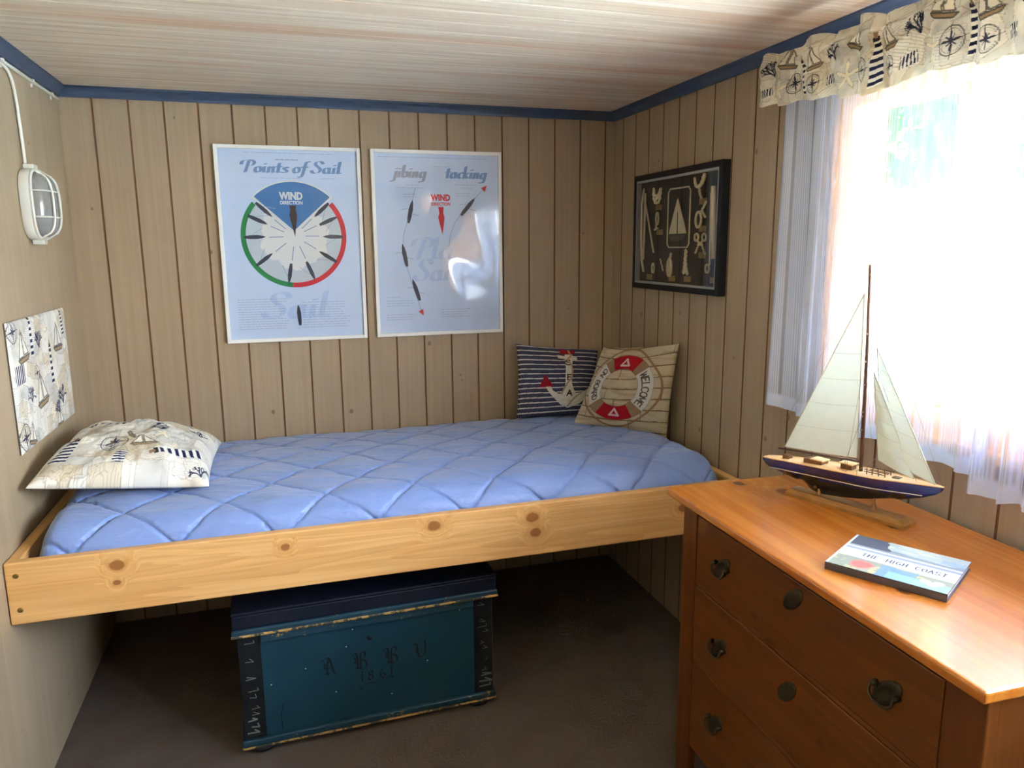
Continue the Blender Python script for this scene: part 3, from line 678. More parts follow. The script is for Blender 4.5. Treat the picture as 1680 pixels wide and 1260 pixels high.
def fine_lines(mb, x0, x1, z0, n, dz, P, seed, w=.0016):
    r = random.Random(seed)
    for i in range(n):
        x = x0; e = x1-(r.random()*.25*(x1-x0) if i % 4 == 3 else r.random()*.03)
        while x < e-.004:
            L = r.uniform(.006, .022); mb.line([(x, z0-i*dz), (min(x+L, e), z0-i*dz)], w, P, .0001); x += L+.0035
px, pz = .4752, 1.0538; T1, X, Z, dy = poster(px, pz, 'white-framed poster titled Points of Sail with a green and red wheel of boats', lambda u, v: .0006*np.sin(u*3.1+.4)*np.sin(v*2.6)+.0003*np.sin(u*7+v*3), 1)
P = Pp(px, pz); D = .0001
b = MB(); script(b, 'Points of Sail', .094, .620, .044, .350, P, D, nib=.25); obj('title_lettering', b, M_tblue, T1)
cx, cz, Rr = .262, .392, .190; b = MB()
arc = lambda r, a0, a1, n=24: [(cx+r*math.cos(math.radians(a0+(a1-a0)*i/n)), cz+r*math.sin(math.radians(a0+(a1-a0)*i/n))) for i in range(n+1)]
b.prism(arc(.178, 0, 360, 60)[:-1], P, D, 3)
sp_ = [(cx+r_*math.cos(t_), cz+r_*math.sin(t_)) for i in range(40) for t_ in [i/40*2*math.pi] for r_ in [.120+.007*math.sin(i*.9)+.006*math.sin(i*2.1)]]; b.prism(sp_, Pp(px, pz, .0001), D, 4)
for a0, a1, m in ((139, 265, 1), (265, 401, 2)):
    n = 30
    for i in range(n):
        s0, s1 = a0+(a1-a0)*i/n, a0+(a1-a0)*(i+1)/n; p = arc(Rr, s0, s1, 1); q = arc(.172, s0, s1, 1); b.prism([p[0], p[1], q[1], q[0]], Pp(px, pz, .0002), D, m)
b.prism([(cx, cz+.012)]+arc(.201, 44, 136, 26), Pp(px, pz, .0002), D, 4)
b.prism([(cx, cz+.020)]+arc(.197, 46.5, 133.5, 26), Pp(px, pz, .0003), D, 0)
for an in (137, 155, 181, 217, 260, 292, 327, 359, 24, 43):
    t_ = math.radians(an); b.prism(boat_shape(cx+.140*math.cos(t_), cz+.140*math.sin(t_), .076, .0145, t_+(math.pi if an % 2 else 0)), Pp(px, pz, .0004), D, 5)
    b.line([(cx+.04*math.cos(t_+.03), cz+.04*math.sin(t_+.03)), (cx+.09*math.cos(t_+.02), cz+.09*math.sin(t_+.02))], .0035, Pp(px, pz, .0004), D, 6)
    b.line([(cx+.150*math.cos(t_-.06), cz+.150*math.sin(t_-.06)), (cx+.118*math.cos(t_-.26), cz+.118*math.sin(t_-.26))], .002, Pp(px, pz, .0004), D, 6)
b.prism([(cx-.012, cz+.112), (cx+.012, cz+.112), (cx+.010, cz+.095), (cx+.014, cz+.075), (cx+.002, cz-.002), (cx-.014, cz+.075), (cx-.010, cz+.095)], Pp(px, pz, .0005), D, 7)
text(b, 'WIND', cx-.004, cz+.134, .026, Pp(px, pz, .0005), D, 4, .084, .05); text(b, 'DIRECTION', cx-.004, cz+.116, .0125, Pp(px, pz, .0005), D, 4, .080, .035)
obj('wind_wheel', b, [M_skyb, M_green, M_red, M_pgrey, M_pwhite, M_ink, M_cap, M_brown], T1)
b = MB(); script(b, 'Sail', .13, .085, .10, .24, Pp(px, pz, 0), D/2, nib=.2); obj('watermark', b, M_wm, T1)
b = MB(); P2 = Pp(px, pz, .0001); fine_lines(b, .155, .33, .602, 1, .01, P2, 2); fine_lines(b, .37, .43, .602, 1, .01, P2, 3); fine_lines(b, .21, .30, .667, 1, .01, P2, 3, .004); fine_lines(b, .10, .42, .690, 1, .01, P2, 8)
fine_lines(b, .045, .225, .160, 13, .0092, P2, 4); fine_lines(b, .275, .455, .145, 11, .0095, P2, 5)
b.prism(boat_shape(.262, .098, .080, .015, 1.62), P2, D); fine_lines(b, .256, .268, .045, 2, .008, P2, 4)
obj('caption_text', b, M_cap, T1); finish_glass(T1, X, Z, dy)
o = T1
b = MB(); b.prism(boat_shape(.262, .098, .080, .015, 1.62), Pp(px, pz, .0003), D); obj('boat_drawing', b, M_ink, T1)

def warp2(u, v):
    s = u-(.55+.12*np.sin(v*7.5+.6)); return .0034*np.exp(-(s/.16)**2)*np.sin(v*5.2+.5)+.0016*np.sin(u*6+v*2)*u+.0030*u*u*np.sin(v*3.4-.3)+.0010*np.sin(v*9+u*4)*u
px = 1.029; T2, X, Z, dy = poster(px, pz, 'white-framed poster titled jibing and tacking with a red wind arrow', warp2, 2)
P = Pp(px, pz); b = MB(); script(b, 'jibing', .088, .612, .047, .125, P, D, 0, .24); script(b, 'tacking', .290, .612, .047, .165, P, D, 1, .24); obj('title_lettering', b, [M_tgrey, M_tblue], T2)
b = MB(); text(b, 'WIND', .268, .527, .024, P, D, 0, .078, .05); text(b, 'DIRECTION', .268, .508, .0125, P, D, 0, .076, .035)
b.prism([(.257, .503), (.279, .503), (.277, .480), (.282, .462), (.272, .395), (.256, .462), (.261, .480)], P, D, 0); obj('wind_arrow', b, M_red, T2)
b = MB(); tr1 = smooth([(.168, .575), (.140, .460), (.112, .385), (.118, .300), (.150, .190), (.178, .100)], 3); tr2 = smooth([(.440, .570), (.345, .478), (.300, .400), (.296, .300)], 3)
b.line(tr1, .0022, P, D, 1); b.line(tr2, .0022, P, D, 1)
for x_, z_, an in ((.147, .485, 1.36), (.119, .318, 1.75), (.160, .182, 1.88), (.378, .505, .86)):
    b.prism(boat_shape(x_, z_, .090, .0165, an), Pp(px, pz, .0002), D, 0)
    for s_ in (-1, 1): b.line([(x_+s_*.008, z_-.01*s_), (x_+s_*.034, z_-.012*s_-.004)], .0022, Pp(px, pz, .0001), D, 1)
for (x_, z_, an) in ((.181, .092, -1.1), (.446, .577, .82)):
    b.prism([(x_+.014*math.cos(an+k_), z_+.014*math.sin(an+k_)) for k_ in (0, 2.3, 3.98)], Pp(px, pz, .0002), D, 2)
obj('boat_tracks', b, [M_ink, M_cap, M_red], T2)
b = MB(); script(b, 'Pla', .155, .300, .085, .16, P, D/2, nib=.2); script(b, 'Sai', .150, .215, .085, .15, P, D/2, nib=.2); obj('watermark', b, M_wm, T2)
b = MB(); P2 = Pp(px, pz, .0001)
for x0, x1, z0, n_ in ((.130, .200, .585, 1), (.095, .225, .574, 1), (.12, .2, .55, 2), (.325, .43, .588, 1), (.35, .41, .576, 1), (.33, .41, .555, 2), (.24, .31, .655, 1), (.045, .11, .155, 1), (.04, .155, .14, 3), (.04, .17, .085, 3), (.26, .38, .1, 4), (.03, .48, .688, 1)): fine_lines(b, x0, x1, z0, n_, .0095, P2, int(x0*999))
obj('caption_text', b, M_cap, T2); finish_glass(T2, X, Z, dy)

# ------------------------------------------------------------------ shadow box of knots on the right wall
M_black = plain('black_frame', S(13, 14, 17), .45, var=.15, spec=.3); M_velvet = plain('dark_felt', S(25, 23, 26), .95, var=.1); M_liner = plain('grey_liner', S(150, 150, 148), .5)
M_rope = plain('cream_rope', S(206, 194, 156), .9, var=.2, scale=220, bump=.001); M_plate = plain('brass_plate', S(140, 118, 62), .45, .5); M_mini = plain('mini_sailcloth', S(204, 194, 156), .8); M_hullm = plain('mini_hull', S(70, 62, 48), .6)
Q = lambda a, c, d=0: (W-.022-d, -.285-a, 1.237+c)
YB0, YB1, ZB0, ZB1 = -.252, -.864, 1.238, 1.664
sb = thing('knot_display_case', 'black framed display case of sailing knots and a small sail, on the right wall', 'wall display', (W-.001, -.558, ZB0))
b = MB(); fw_ = .021
for y0, y1, z0, z1 in ((YB0-fw_, YB0, ZB0, ZB1), (YB1, YB1+fw_, ZB0, ZB1), (YB1+fw_, YB0-fw_, ZB0, ZB0+fw_), (YB1+fw_, YB0-fw_, ZB1-fw_, ZB1)): b.box(W-.031, W-.001, y0, y1, z0, z1)
obj('frame', b, M_black, sb, .002)
b = MB(); i0, w = fw_, .007
for y0, y1, z0, z1 in ((YB0-i0-w, YB0-i0, ZB0+i0, ZB1-i0), (YB1+i0, YB1+i0+w, ZB0+i0, ZB1-i0), (YB1+i0+w, YB0-i0-w, ZB0+i0, ZB0+i0+w), (YB1+i0+w, YB0-i0-w, ZB1-i0-w, ZB1-i0)): b.box(W-.029, W-.006, y0, y1, z0, z1)
obj('liner', b, M_liner, sb)
b = MB(); b.box(W-.012, W-.003, YB1+.02, YB0-.02, ZB0+.02, ZB1-.02); obj('backing', b, M_velvet, sb)
def knot(paths, r=.0042, name='rope_knot'):
    b = MB()
    for p in paths: b.tube([Q(x, y, -.004+.003*(i % 2)) for i, (x, y) in enumerate(smooth(p, 2))], r*.68, n=6)
    obj(name, b, M_rope, sb)
def pl(a, c, w=.046): 
    b = MB(); x, y, z = Q(a, c); b.box(W-.0135, W-.0118, y-w/2, y+w/2, z-.010, z+.010); obj('name_plate', b, M_plate, sb, .001)
loop = lambda cx, cy, rx, ry, a0=-60, a1=300: ell(cx, cy, rx, ry, a0, a1, 14)
knot([[(.108, .372), (.112, .345), (.150, .345), (.160, .372), (.165, .36), (.155, .318), (.115, .318), (.106, .36)], [(.118, .332), (.155, .338)], [(.12, .322), (.15, .352)]], .007)
knot([loop(.141, .262, .010, .022), [(.136, .24), (.13, .225), (.155, .228), (.12, .222)]], .005)
knot([[(.395, .385), (.405, .36), (.43, .352), (.455, .375), (.462, .392), (.452, .394), (.44, .365), (.41, .35), (.395, .375)], [(.425, .36), (.43, .335), (.442, .318)]], .0065)
knot([loop(.428, .248, .018, .026, 60, 420), [(.44, .268), (.455, .285), (.472, .305)], [(.45, .275), (.47, .255)]], .006)
knot([loop(.42, .19, .012, .012), loop(.468, .19, .012, .012), [(.425, .18), (.445, .168), (.462, .18)], [(.438, .172), (.425, .15), (.415, .138)], [(.452, .172), (.465, .15), (.478, .135)], [(.43, .165), (.46, .165)]], .005)
knot([loop(.242, .085, .014, .030, 80, 440), [(.244, .113), (.25, .135)], [(.235, .10), (.25, .07)]], .007)
knot([[(.355, .148), (.352, .115), (.349, .085), (.342, .068)], [(.352, .12), (.358, .085), (.368, .066)]], .008)
knot([loop(.117, .08, .009, .018)], .004); knot([[(.172, .115), (.195, .073)]], .004)
knot([loop(.494, .088, .012, .014)], .004)
for a, c in ((.138, .303), (.150, .212), (.441, .307), (.445, .218), (.449, .131), (.078, .046), (.250, .046), (.358, .048), (.525, .050)): pl(a, c)
b = MB()                        # oar and boathook leaning at the two sides
for p, r in (([(.030, .378), (.014, .322), (.016, .20), (.022, .11), (.04, .066)], .0045), ([(.042, .36), (.04, .25), (.036, .11)], .004), ([(.046, .318), (.118, .138)], .0035)): b.tube([Q(x, y, -.003) for x, y in p], r, n=6)
obj('long_rope_tool', b, M_rope, sb)
b = MB(); b.tube([Q(.515, .35, -.001), Q(.532, .12, -.001)], .008, n=8); b.tube([Q(.503, .33, -.001), Q(.51, .10, -.001)], .003, n=6); obj('long_rope_tool', b, M_rope, sb)
b = MB(); x0, x1, z0, z1 = .214, .366, .157, .361; rr = .012
pts = [(x0+rr, z0), (x1-rr, z0), (x1, z0+rr), (x1, z1-rr), (x1-rr, z1), (x0+rr, z1), (x0, z1-rr), (x0, z0+rr), (x0+rr, z0)]
b.tube([Q(x, y, -.006) for x, y in pts], .0028, n=6); obj('rope_border', b, M_rope, sb)
Pq = lambda x, y, d: Q(x, y, -.009+d)
b = MB(); b.prism([(.224, .204), (.280, .326), (.284, .26), (.280, .204)], Pq, .004); b.prism([(.288, .204), (.286, .262), (.279, .326), (.325, .245), (.345, .205)], Pq, .003); obj('mini_sails', b, M_mini, sb)
b = MB(); b.prism([(.228, .199), (.342, .199), (.320, .180), (.245, .180)], Pq, .006); b.tube([Q(.2845, .202, -.006), Q(.283, .28, -.006)], .002, n=5); obj('mini_hull', b, M_hullm, sb)
b = MB(); b.box(W-.0275, W-.026, YB1+.028, YB0-.028, ZB0+.028, ZB1-.028); obj('glass', b, m_glass('case_glass'), sb)

# ------------------------------------------------------------------ bulkhead lamp and its cable
M_lampw = plain('white_enamel', S(214, 212, 200), .35, var=.04); M_cable = plain('white_cable', S(222, 220, 206), .45, var=.04)
lc = (-.458, 1.53); hw, hh = .083, .100
def sup(t, w, h, e=3.2): 
    c_, s_ = math.cos(t), math.sin(t); return (w*math.copysign(abs(c_)**(2/e), c_), h*math.copysign(abs(s_)**(2/e), s_))
lamp = thing('bulkhead_lamp', 'white caged bulkhead lamp with frosted grey glass, on the left wall', 'wall lamp', (.001, lc[0], lc[1]))
def rings(spec, n=40):
    b = MB(); vs = []
    for k, x in spec:
        for j in range(n):
            y, z = sup(2*math.pi*j/n, hw*k, hh*k); vs.append((x, lc[0]+y, lc[1]+z))
    m = len(spec); b.add(vs, [(i*n+j, i*n+(j+1) % n, (i+1)*n+(j+1) % n, (i+1)*n+j) for i in range(m-1) for j in range(n)]+[tuple(range(n))[::-1], tuple((m-1)*n+j for j in range(n))], 0, True); return b
o = obj('lamp_base', rings([(.98, .001), (1.0, .004), (1.0, .026), (.97, .030), (.95, .030), (.93, .027)]), M_lampw, lamp); 
b = MB(); b.box(.002, .030, lc[0]-.02, lc[0]+.02, lc[1]+hh-.006, lc[1]+hh+.012); obj('lug', b, M_lampw, lamp, .003)
b = MB(); b.box(.002, .034, lc[0]-.016, lc[0]+.016, lc[1]-hh-.012, lc[1]-hh+.008); obj('lug', b, M_lampw, lamp, .003)
t = NT('frosted_lamp_glass'); gcol = t.mix(t.noise(t.coord(), 60), S(120, 118, 112), S(150, 148, 142)); M_lglass = t.done(t.bsdf(gcol, .12, 0, None, .6))
obj('glass_dome', rings([(.90, .0275), (.90, .036), (.87, .048), (.80, .056), (.66, .064), (.45, .068), (.2, .0695)]), M_lglass, lamp)
def dome_x(y, z):               # height of the cage above the wall
    r = (abs(y/hw)**2.8+abs(z/hh)**2.8)**(1/2.8); pts = [(0, .073), (.45, .071), (.66, .067), (.80, .059), (.87, .051), (.92, .038), (1.0, .030)]
    return float(np.interp(r, [p[0] for p in pts], [p[1] for p in pts]))
for kind, pos in (('v', -.034), ('v', .034), ('h', -.036), ('h', .036)):
    b = MB(); m = 25; pts = []
    for i in range(m):
        s_ = -1+2*i/(m-1); y, z = (pos, s_*hh*.95) if kind == 'v' else (s_*hw*.95, pos); pts.append((dome_x(y, z)+.001, lc[0]+y, lc[1]+z))
    b.tube(pts, .0036 if kind == 'v' else .0024, n=8); obj('cage_bar', b, M_lampw, lamp)
b = MB(); pts = [(.031, lc[0]+sup(2*math.pi*j/48, hw*.96, hh*.96)[0], lc[1]+sup(2*math.pi*j/48, hw*.96, hh*.96)[1]) for j in range(49)]; b.tube(pts, .0045, n=8, cap=False); obj('cage_rim', b, M_lampw, lamp)
cb = thing('electric_cable', 'white electric cable clipped under the blue trim, dropping to the caged lamp', 'cable', (.001, -.5, 1.895))
zc = 1.896
b = MB(); b.tube([(.0065, -.022, zc), (.0065, -.3, zc-.001), (.0065, -.62, zc+.001), (.0065, -1.0, zc), (.0065, -1.6, zc)], .0045, n=8); obj('cable_run', b, M_cable, cb)
b = MB(); b.tube([(q_[0], q_[1], q_[2]) for q_ in smooth([(.0065, -.60, 1.889), (.0065, -.53, 1.887), (.0065, -.490, 1.862), (.0065, -.476, 1.80), (.0065, -.470, 1.72), (.0065, -.466, 1.643)], 2)], .0045, n=8); obj('cable_drop', b, M_cable, cb)
for y in (-.10, -.30, -.56, -.80):
    b = MB(); b.box(.001, .0125, y-.006, y+.006, zc-.0065, zc+.0065); b.box(.001, .006, y-.005, y+.005, zc-.017, zc-.006); obj('cable_clip', b, M_cable, cb, .0015)

# ------------------------------------------------------------------ painted chest under the bed
def m_paintworn(name, base, worn, amt, rough=.5):
    t = NT(name); v = t.coord(); n_ = t.noise(v, 22, 5, .7); m_ = t.noise(v, 120, 3); f = t.mapr(t.math('ADD', n_, t.math('MULTIPLY', m_, .25)), amt, amt+.05)
    big = t.noise(v, 4, 3); col = t.mix(big, [c*.85 for c in base], [c*1.15 for c in base])
    return t.done(t.bsdf(t.mix(f, col, worn), rough, 0, t.bump(m_, .0006), .4))
M_teal = m_paintworn('teal_paint', S(20, 61, 76), S(120, 170, 185), .86); M_navyp = m_paintworn('navy_paint', S(11, 19, 36), S(120, 104, 72), .92); M_blk = m_paintworn('black_paint', S(20, 24, 28), S(110, 120, 120), .80)
M_mould = m_paintworn('worn_moulding', S(30, 64, 78), S(150, 122, 76), .74); M_edge = m_paintworn('worn_edge', S(70, 70, 62), S(186, 146, 86), .60); M_letter = plain('black_lettering', S(7, 10, 18), .7)
ch = thing('wooden_chest', 'old blue painted chest lettered A B B V 1861, standing under the bed', 'chest', (.86, -.70, 0), Matrix.Rotation(math.radians(1.7), 3, 'Z'))
def cbx(x0, x1, y0, y1, z0, z1, m=0, b=None): b = b or MB(); return b.box(x0, x1, y0, y1, z0, z1, m)
LOC = dict(local=True)
hw2, yf, yb = .362, -.235, .215
obj('chest_body', cbx(-hw2, hw2, yf, yb, .040, .362), M_blk, ch, .003, **LOC)
obj('front_panel', cbx(-hw2+.056, hw2-.056, yf-.0030, yf+.001, .042, .350), M_teal, ch, .0008, **LOC)
b = MB()
b.box(-hw2-.016, hw2+.016, yf-.020, yb+.006, .366, .384); obj('lid_moulding', b, M_mould, ch, .005, 3, **LOC)
b = MB(); b.box(-hw2-.012, hw2+.012, yf-.014, yb+.004, .3845, .424); obj('lid_side', b, M_navyp, ch, .003, **LOC)
b = MB(); vs = [(-hw2-.014, yf-.016), (hw2+.014, yf-.016), (hw2+.014, yb+.004), (-hw2-.014, yb+.004)]
b.box(-hw2-.014, hw2+.014, yf-.017, yb+.005, .4245, .434); obj('lid', b, M_navyp, ch, .004, 3, **LOC)
b = MB(); b.box(-hw2-.017, hw2+.017, yf-.021, yf-.015, .362, .370); obj('worn_lip', b, M_edge, ch, .002, **LOC)
b = MB(); b.box(-hw2+.057, hw2-.058, yf-.012, yf-.002, .335, .3625); obj('rail', b, M_mould, ch, .003, **LOC)
b = MB(); b.box(-hw2-.010, hw2+.010, yf-.013, yb+.004, .026, .046); obj('base_moulding', b, M_mould, ch, .005, 3, **LOC)
b = MB(); b.box(-hw2-.011, hw2+.011, yf-.0145, yb+.004, .021, .0265); obj('base_lip', b, M_edge, ch, .001, **LOC)
for s_ in (-1, 1):
    b = MB(); b.box(s_*hw2-.002 if s_ > 0 else -hw2-.002, s_*hw2+.002 if s_ > 0 else -hw2+.002, yf-.002, yf+.06, .046, .362); x0 = hw2-.057 if s_ > 0 else -hw2-.002
    b.box(x0, x0+.059, yf-.0042, yf+.001, .0465, .3625); obj('corner_band', b, M_blk, ch, .0008, label='black painted corner strip with worn pale marks', **LOC)
    b = MB(); r = random.Random(4+s_); Pf_ = lambda a_, c_, d_: (a_, yf-.0043-d_, c_)
    for k_ in range(16):
        if k_ > 3 and r.random() < .45: continue
        z = .065+k_*.018; cx_ = s_*(hw2-.026)+r.uniform(-.008, .008); L_ = r.uniform(.006, .014)*(1.5 if k_ < 3 else 1); wd = .0042 if k_ < 3 else .0016
        b.line([(cx_-L_, z), (cx_+L_, z+r.uniform(-.003, .003)), (cx_+L_*r.uniform(-1, 1), z+.009)], wd, Pf_, .0003)
    obj('worn_mark', b, plain('bare_paint_mark', S(112, 118, 112), .7), ch, label='pale worn scratches', **LOC)
    for yy_ in (yf+.022, yb-.030):
        b = MB(); b.lathe([(.024, 0), (.036, .006), (.038, .014), (.030, .021)], (s_*(hw2-.045), yy_, 0), m=0, n=20); obj('bun_foot', b, M_blk, ch, **LOC)
b = MB(); PL = lambda a_, c_, d_: (a_, yf-.0031-d_, c_)
BL = {'A': [[(0, .78), (.12, .95), (.4, .98), (.52, .85), (.72, .12), (.88, .04), (.95, .12)], [(.42, .9), (.3, .5), (.32, .12)], [(.12, .42), (.62, .42)], [(.1, .7), (.22, .6), (.12, .42)], [(0, .08), (.2, .14), (.45, .04)]],
      'B': [[(0, .8), (.1, .95), (.34, .92), (.34, .1)], [(.12, .7), (.3, .62), (.12, .45), (.3, .38)], [(0, .06), (.25, .16), (.6, .02)], [(.52, .05), (.52, .82), (.66, 1), (.86, .92), (.84, .68), (.6, .54)], [(.6, .54), (.86, .46), (.94, .2), (.78, .02), (.55, .04)]],
      'U': [[(0, .86), (.3, .92), (.34, .2), (.55, .02), (.8, .2), (.9, .55), (.82, 1)], [(.15, .6), (.32, .52), (.18, .36)]]}
for ltr, x in (('A', -.145), ('B', -.060), ('B', .030), ('U', .117)):
    for st in BL[ltr]: b.stroke([(x+a_*.044, .196+c_*.056) for a_, c_ in smooth(st, 2)], (.0052, .0026), PL, .0004)
for st in ([(-.034, .19), (-.034, .158)], ell(-.009, .180, .005, .007), ell(-.009, .165, .006, .008), [(.028, .188), (.020, .176), (.020, .162), (.028, .157), (.034, .164), (.028, .172), (.021, .168)], [(.052, .192), (.052, .158)],
           smooth([(-.02, .136), (-.044, .134), (-.036, .146), (-.01, .150), (.006, .144), (.026, .152), (.05, .157), (.06, .150), (.044, .144)], 2)): b.stroke(st, (.0040, .0022), PL, .0004)
obj('lettering', b, M_letter, ch, **LOC)
b = MB(); b.lathe([(.0055, 0), (.0055, .0012)], (-.008, yf-.0031, .290), (0, -1, 0), n=14, sy=1.5, sx=1.0); obj('keyhole', b, M_letter, ch, **LOC)
b = MB()
for x, z in ((-.055, .325), (-.075, .275), (-.19, .23), (-.285, .20), (.16, .185), (.262, .33), (-.11, .14), (.05, .10)): b.lathe([(.0022, 0), (.0012, .0006)], (x, yf-.0031, z), (0, -1, 0), n=8)
obj('paint_chip', b, plain('pale_chip', S(196, 212, 214), .6), ch, label='small pale paint chips', **LOC)
b = MB(); b.line([(-.262, .055), (-.264, .105), (-.255, .135)], .0026, PL, .0003); obj('scratch', b, M_letter, ch, **LOC)

# ------------------------------------------------------------------ chest of drawers
KT = [(.02, .33, .81, .016), (.10, .07, .81, .012), (-.11, -.18, .81, .010), (.12, -.33, .81, .010), (-.05, .42, .81, .012)]
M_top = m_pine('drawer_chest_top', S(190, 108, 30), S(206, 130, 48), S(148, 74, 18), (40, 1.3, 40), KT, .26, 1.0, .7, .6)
KD = [(-.214, .115, .56, .006), (-.214, .10, .64, .007), (-.214, .04, .61, .008), (-.214, .22, .30, .008), (-.214, -.12, .50, .007)]
M_dr = m_pine('shaded_drawer_pine', S(106, 56, 14), S(118, 66, 20), S(76, 33, 8), (46, 1.4, 46), KD, .36, .2, .8, .4); M_drz = m_pine('shaded_stile_pine', S(104, 53, 14), S(115, 63, 20), S(73, 32, 8), (46, 46, 1.5), (), .38, .2, .8, .4)  # shade painted in: same pine as the top, darkened
M_anti = plain('antique_brass', S(84, 76, 56), .45, .85, var=.35, scale=160, bump=.0006); M_dark = plain('keyhole_black', S(10, 10, 10), .8)
dr = thing('chest_of_drawers', 'honey-orange pine chest of drawers with antique oval handles, under the window', 'chest of drawers', (1.78, -1.84, 0), Matrix.Rotation(math.radians(-1.4), 3, 'Z'))
def B(*a): return MB().box(*a)
fx = -.208; bx_ = .235; y1, y0 = .405, -.437      # front plane, back, left end (towards the bed), right end
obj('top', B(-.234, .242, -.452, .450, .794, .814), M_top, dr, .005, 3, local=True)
b = MB(); b.box(fx+.004, bx_, y1-.020, y1-.002, .15, .7935); obj('side_panel', b, M_drz, dr, .002, local=True)
b = MB(); b.box(fx+.004, bx_, y0+.002, y0+.020, .15, .7935); obj('side_panel', b, M_drz, dr, .002, local=True)
b = MB(); b.box(bx_-.010, bx_-.002, y0+.021, y1-.021, .16, .793); obj('back_panel', b, M_drz, dr, local=True)
for a, c in ((y1-.062, y1), (y0, y0+.070)):
    b = MB(); b.box(fx, fx+.022, a, c, .0005, .7935); obj('front_stile', b, M_drz, dr, .003, local=True)
for a, c in ((y1-.05, y1-.001), (y0+.001, y0+.05)):
    b = MB(); b.box(bx_-.045, bx_-.011, a, c, .0005, .149); obj('rear_leg', b, M_drz, dr, .003, local=True)
for z0, z1 in ((.776, .7935), (.600, .609), (.402, .411), (.170, .213)):
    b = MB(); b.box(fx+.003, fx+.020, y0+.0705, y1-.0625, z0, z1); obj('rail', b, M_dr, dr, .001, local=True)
Pz = lambda a_, c_, d_: (fx+.0015-d_, a_, c_)
for (z0, z1), hz, kz in (((.6105, .7745), .690, .735), ((.4125, .5985), .497, .541), ((.2145, .4005), .305, .348)):
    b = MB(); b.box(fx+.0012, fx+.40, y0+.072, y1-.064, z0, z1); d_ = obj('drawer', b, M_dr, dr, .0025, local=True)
    for yy_ in (.228, -.262):
        b = MB(); b.lathe([(.036, 0), (.036, .0015), (.031, .003), (.022, .0045), (.018, .0025)], (fx+.0012, yy_, hz), (-1, 0, 0), n=14, sx=.5, sy=1.12)
        for s_ in (-1, 1): b.lathe([(.006, 0), (.005, .010), (.003, .012)], (fx+.0012, yy_+s_*.024, hz+.006), (-1, 0, 0), n=10)
        b.tube(smooth([(fx-.010, yy_-.024, hz+.006), (fx-.014, yy_-.026, hz-.006), (fx-.015, yy_-.014, hz-.017), (fx-.015, yy_+.014, hz-.017), (fx-.014, yy_+.026, hz-.006), (fx-.010, yy_+.024, hz+.006)], 2), .0026, n=8)
        obj('handle', b, M_anti, d_, local=True)
    b = MB(); b.lathe([(.034, 0), (.034, .0014), (.028, .0026), (.012, .003)], (fx+.0012, -.018, kz), (-1, 0, 0), n=14, sx=.5, sy=1.05); e_ = obj('keyhole_plate', b, M_anti, d_, local=True)
    b.v and None
# ------------------------------------------------------------------ book on the chest of drawers
A_, B_, C_, D_ = Vector((1.598, -1.899, 0)), Vector((1.749, -1.816, 0)), Vector((1.847, -1.986, 0)), Vector((1.700, -2.073, 0))
e1 = ((D_-A_)+(C_-B_)).normalized(); e2 = Vector((-e1.y, e1.x, 0)); cen = (A_+B_+C_+D_)/4
bk = thing('book', 'landscape picture book titled The High Coast, lying on the chest of drawers', 'book', (cen.x, cen.y, .8142), Matrix((e1, e2, Vector((0, 0, 1)))).transposed())
bw, bh, bt = .200, .172, .0145
M_cover = plain('book_board', S(74, 70, 78), .4); M_pages = plain('page_edges', S(206, 204, 200), .8, var=.1, scale=300)
b = MB(); b.box(-bw/2, bw/2, -bh/2, bh/2, 0, .0018); b.box(-bw/2, bw/2, -bh/2, bh/2, bt-.0018, bt); b.box(-bw/2, bw/2, -bh/2, -bh/2+.004, .0018, bt-.0018); obj('cover', b, M_cover, bk, .0005, local=True)
b = MB(); b.box(-bw/2+.002, bw/2-.003, -bh/2+.0042, bh/2-.003, .0019, bt-.0019); obj('page_block', b, M_pages, bk, local=True)
n = 260; u, v = np.meshgrid(np.linspace(0, 1, n), np.linspace(0, 1, n), indexing='ij')
c = np.ones((n, n, 3))*S(178, 190, 186)                                            # sky
put(c, fbm(u*6, v*16, 3) > .52, S(206, 210, 190), .6); put(c, (u > .8) & (v > .72+.08*(1-u)) & (v < .86), S(140, 170, 206), .6)
put(c, (v < .70+.10*vnoise(u*7, v*0, 4)-.05*u) & (v > .60), S(120, 134, 150), .7)      # far shore
put(c, (u < .36-.25*np.clip(v-.72, 0, 1)+.03*vnoise(v*30, v*0, 3)) & (v > .70) & (u < .06+.34*(1.02-np.abs(v-.7)*.5)), S(92, 96, 108))
put(c, (v > .62) & (v < .66), S(228, 234, 240), .8*1.0); put(c, (v > .55) & (v < .615), S(150, 160, 176)); put(c, (v > .33) & (v < .56), S(214, 224, 236))
low = v < .33; put(c, low, S(150, 156, 140)); put(c, low & (fbm(u*9, v*9, 6) > .5), S(188, 180, 140), .8); put(c, sstep(.13, .06, np.hypot((u-.27)*1.1, v-.16)+.08*(fbm(u*14, v*14, 2)-.5))*(v < .33), S(212, 108, 100)); put(c, low & (u > .42) & (u < .72) & (v < .30), S(108, 150, 206), .8); put(c, low & (u > .5) & (v < .18), S(140, 186, 180), .8)
for fx_, fy_ in ((.80, .17), (.86, .13), (.90, .19)): put(c, np.hypot(u-fx_, v-fy_) < .045, S(226, 232, 244))
put(c, (u > .72) & (v > .30) & (v < .36), S(214, 224, 236), .7)
x = .20
for st in word('THE HIGH COAST', x, .405, .040, .090, .34)[0]: put(c, poly_d(u, v, st) < .0060, S(92, 92, 100))
put(c, u < .022, S(204, 212, 216)); bwid = .5
Pg = np.stack([(u-.5)*(bw-.001), (v-.5)*(bh-.001), np.full_like(u, bt+.0002)], -1)
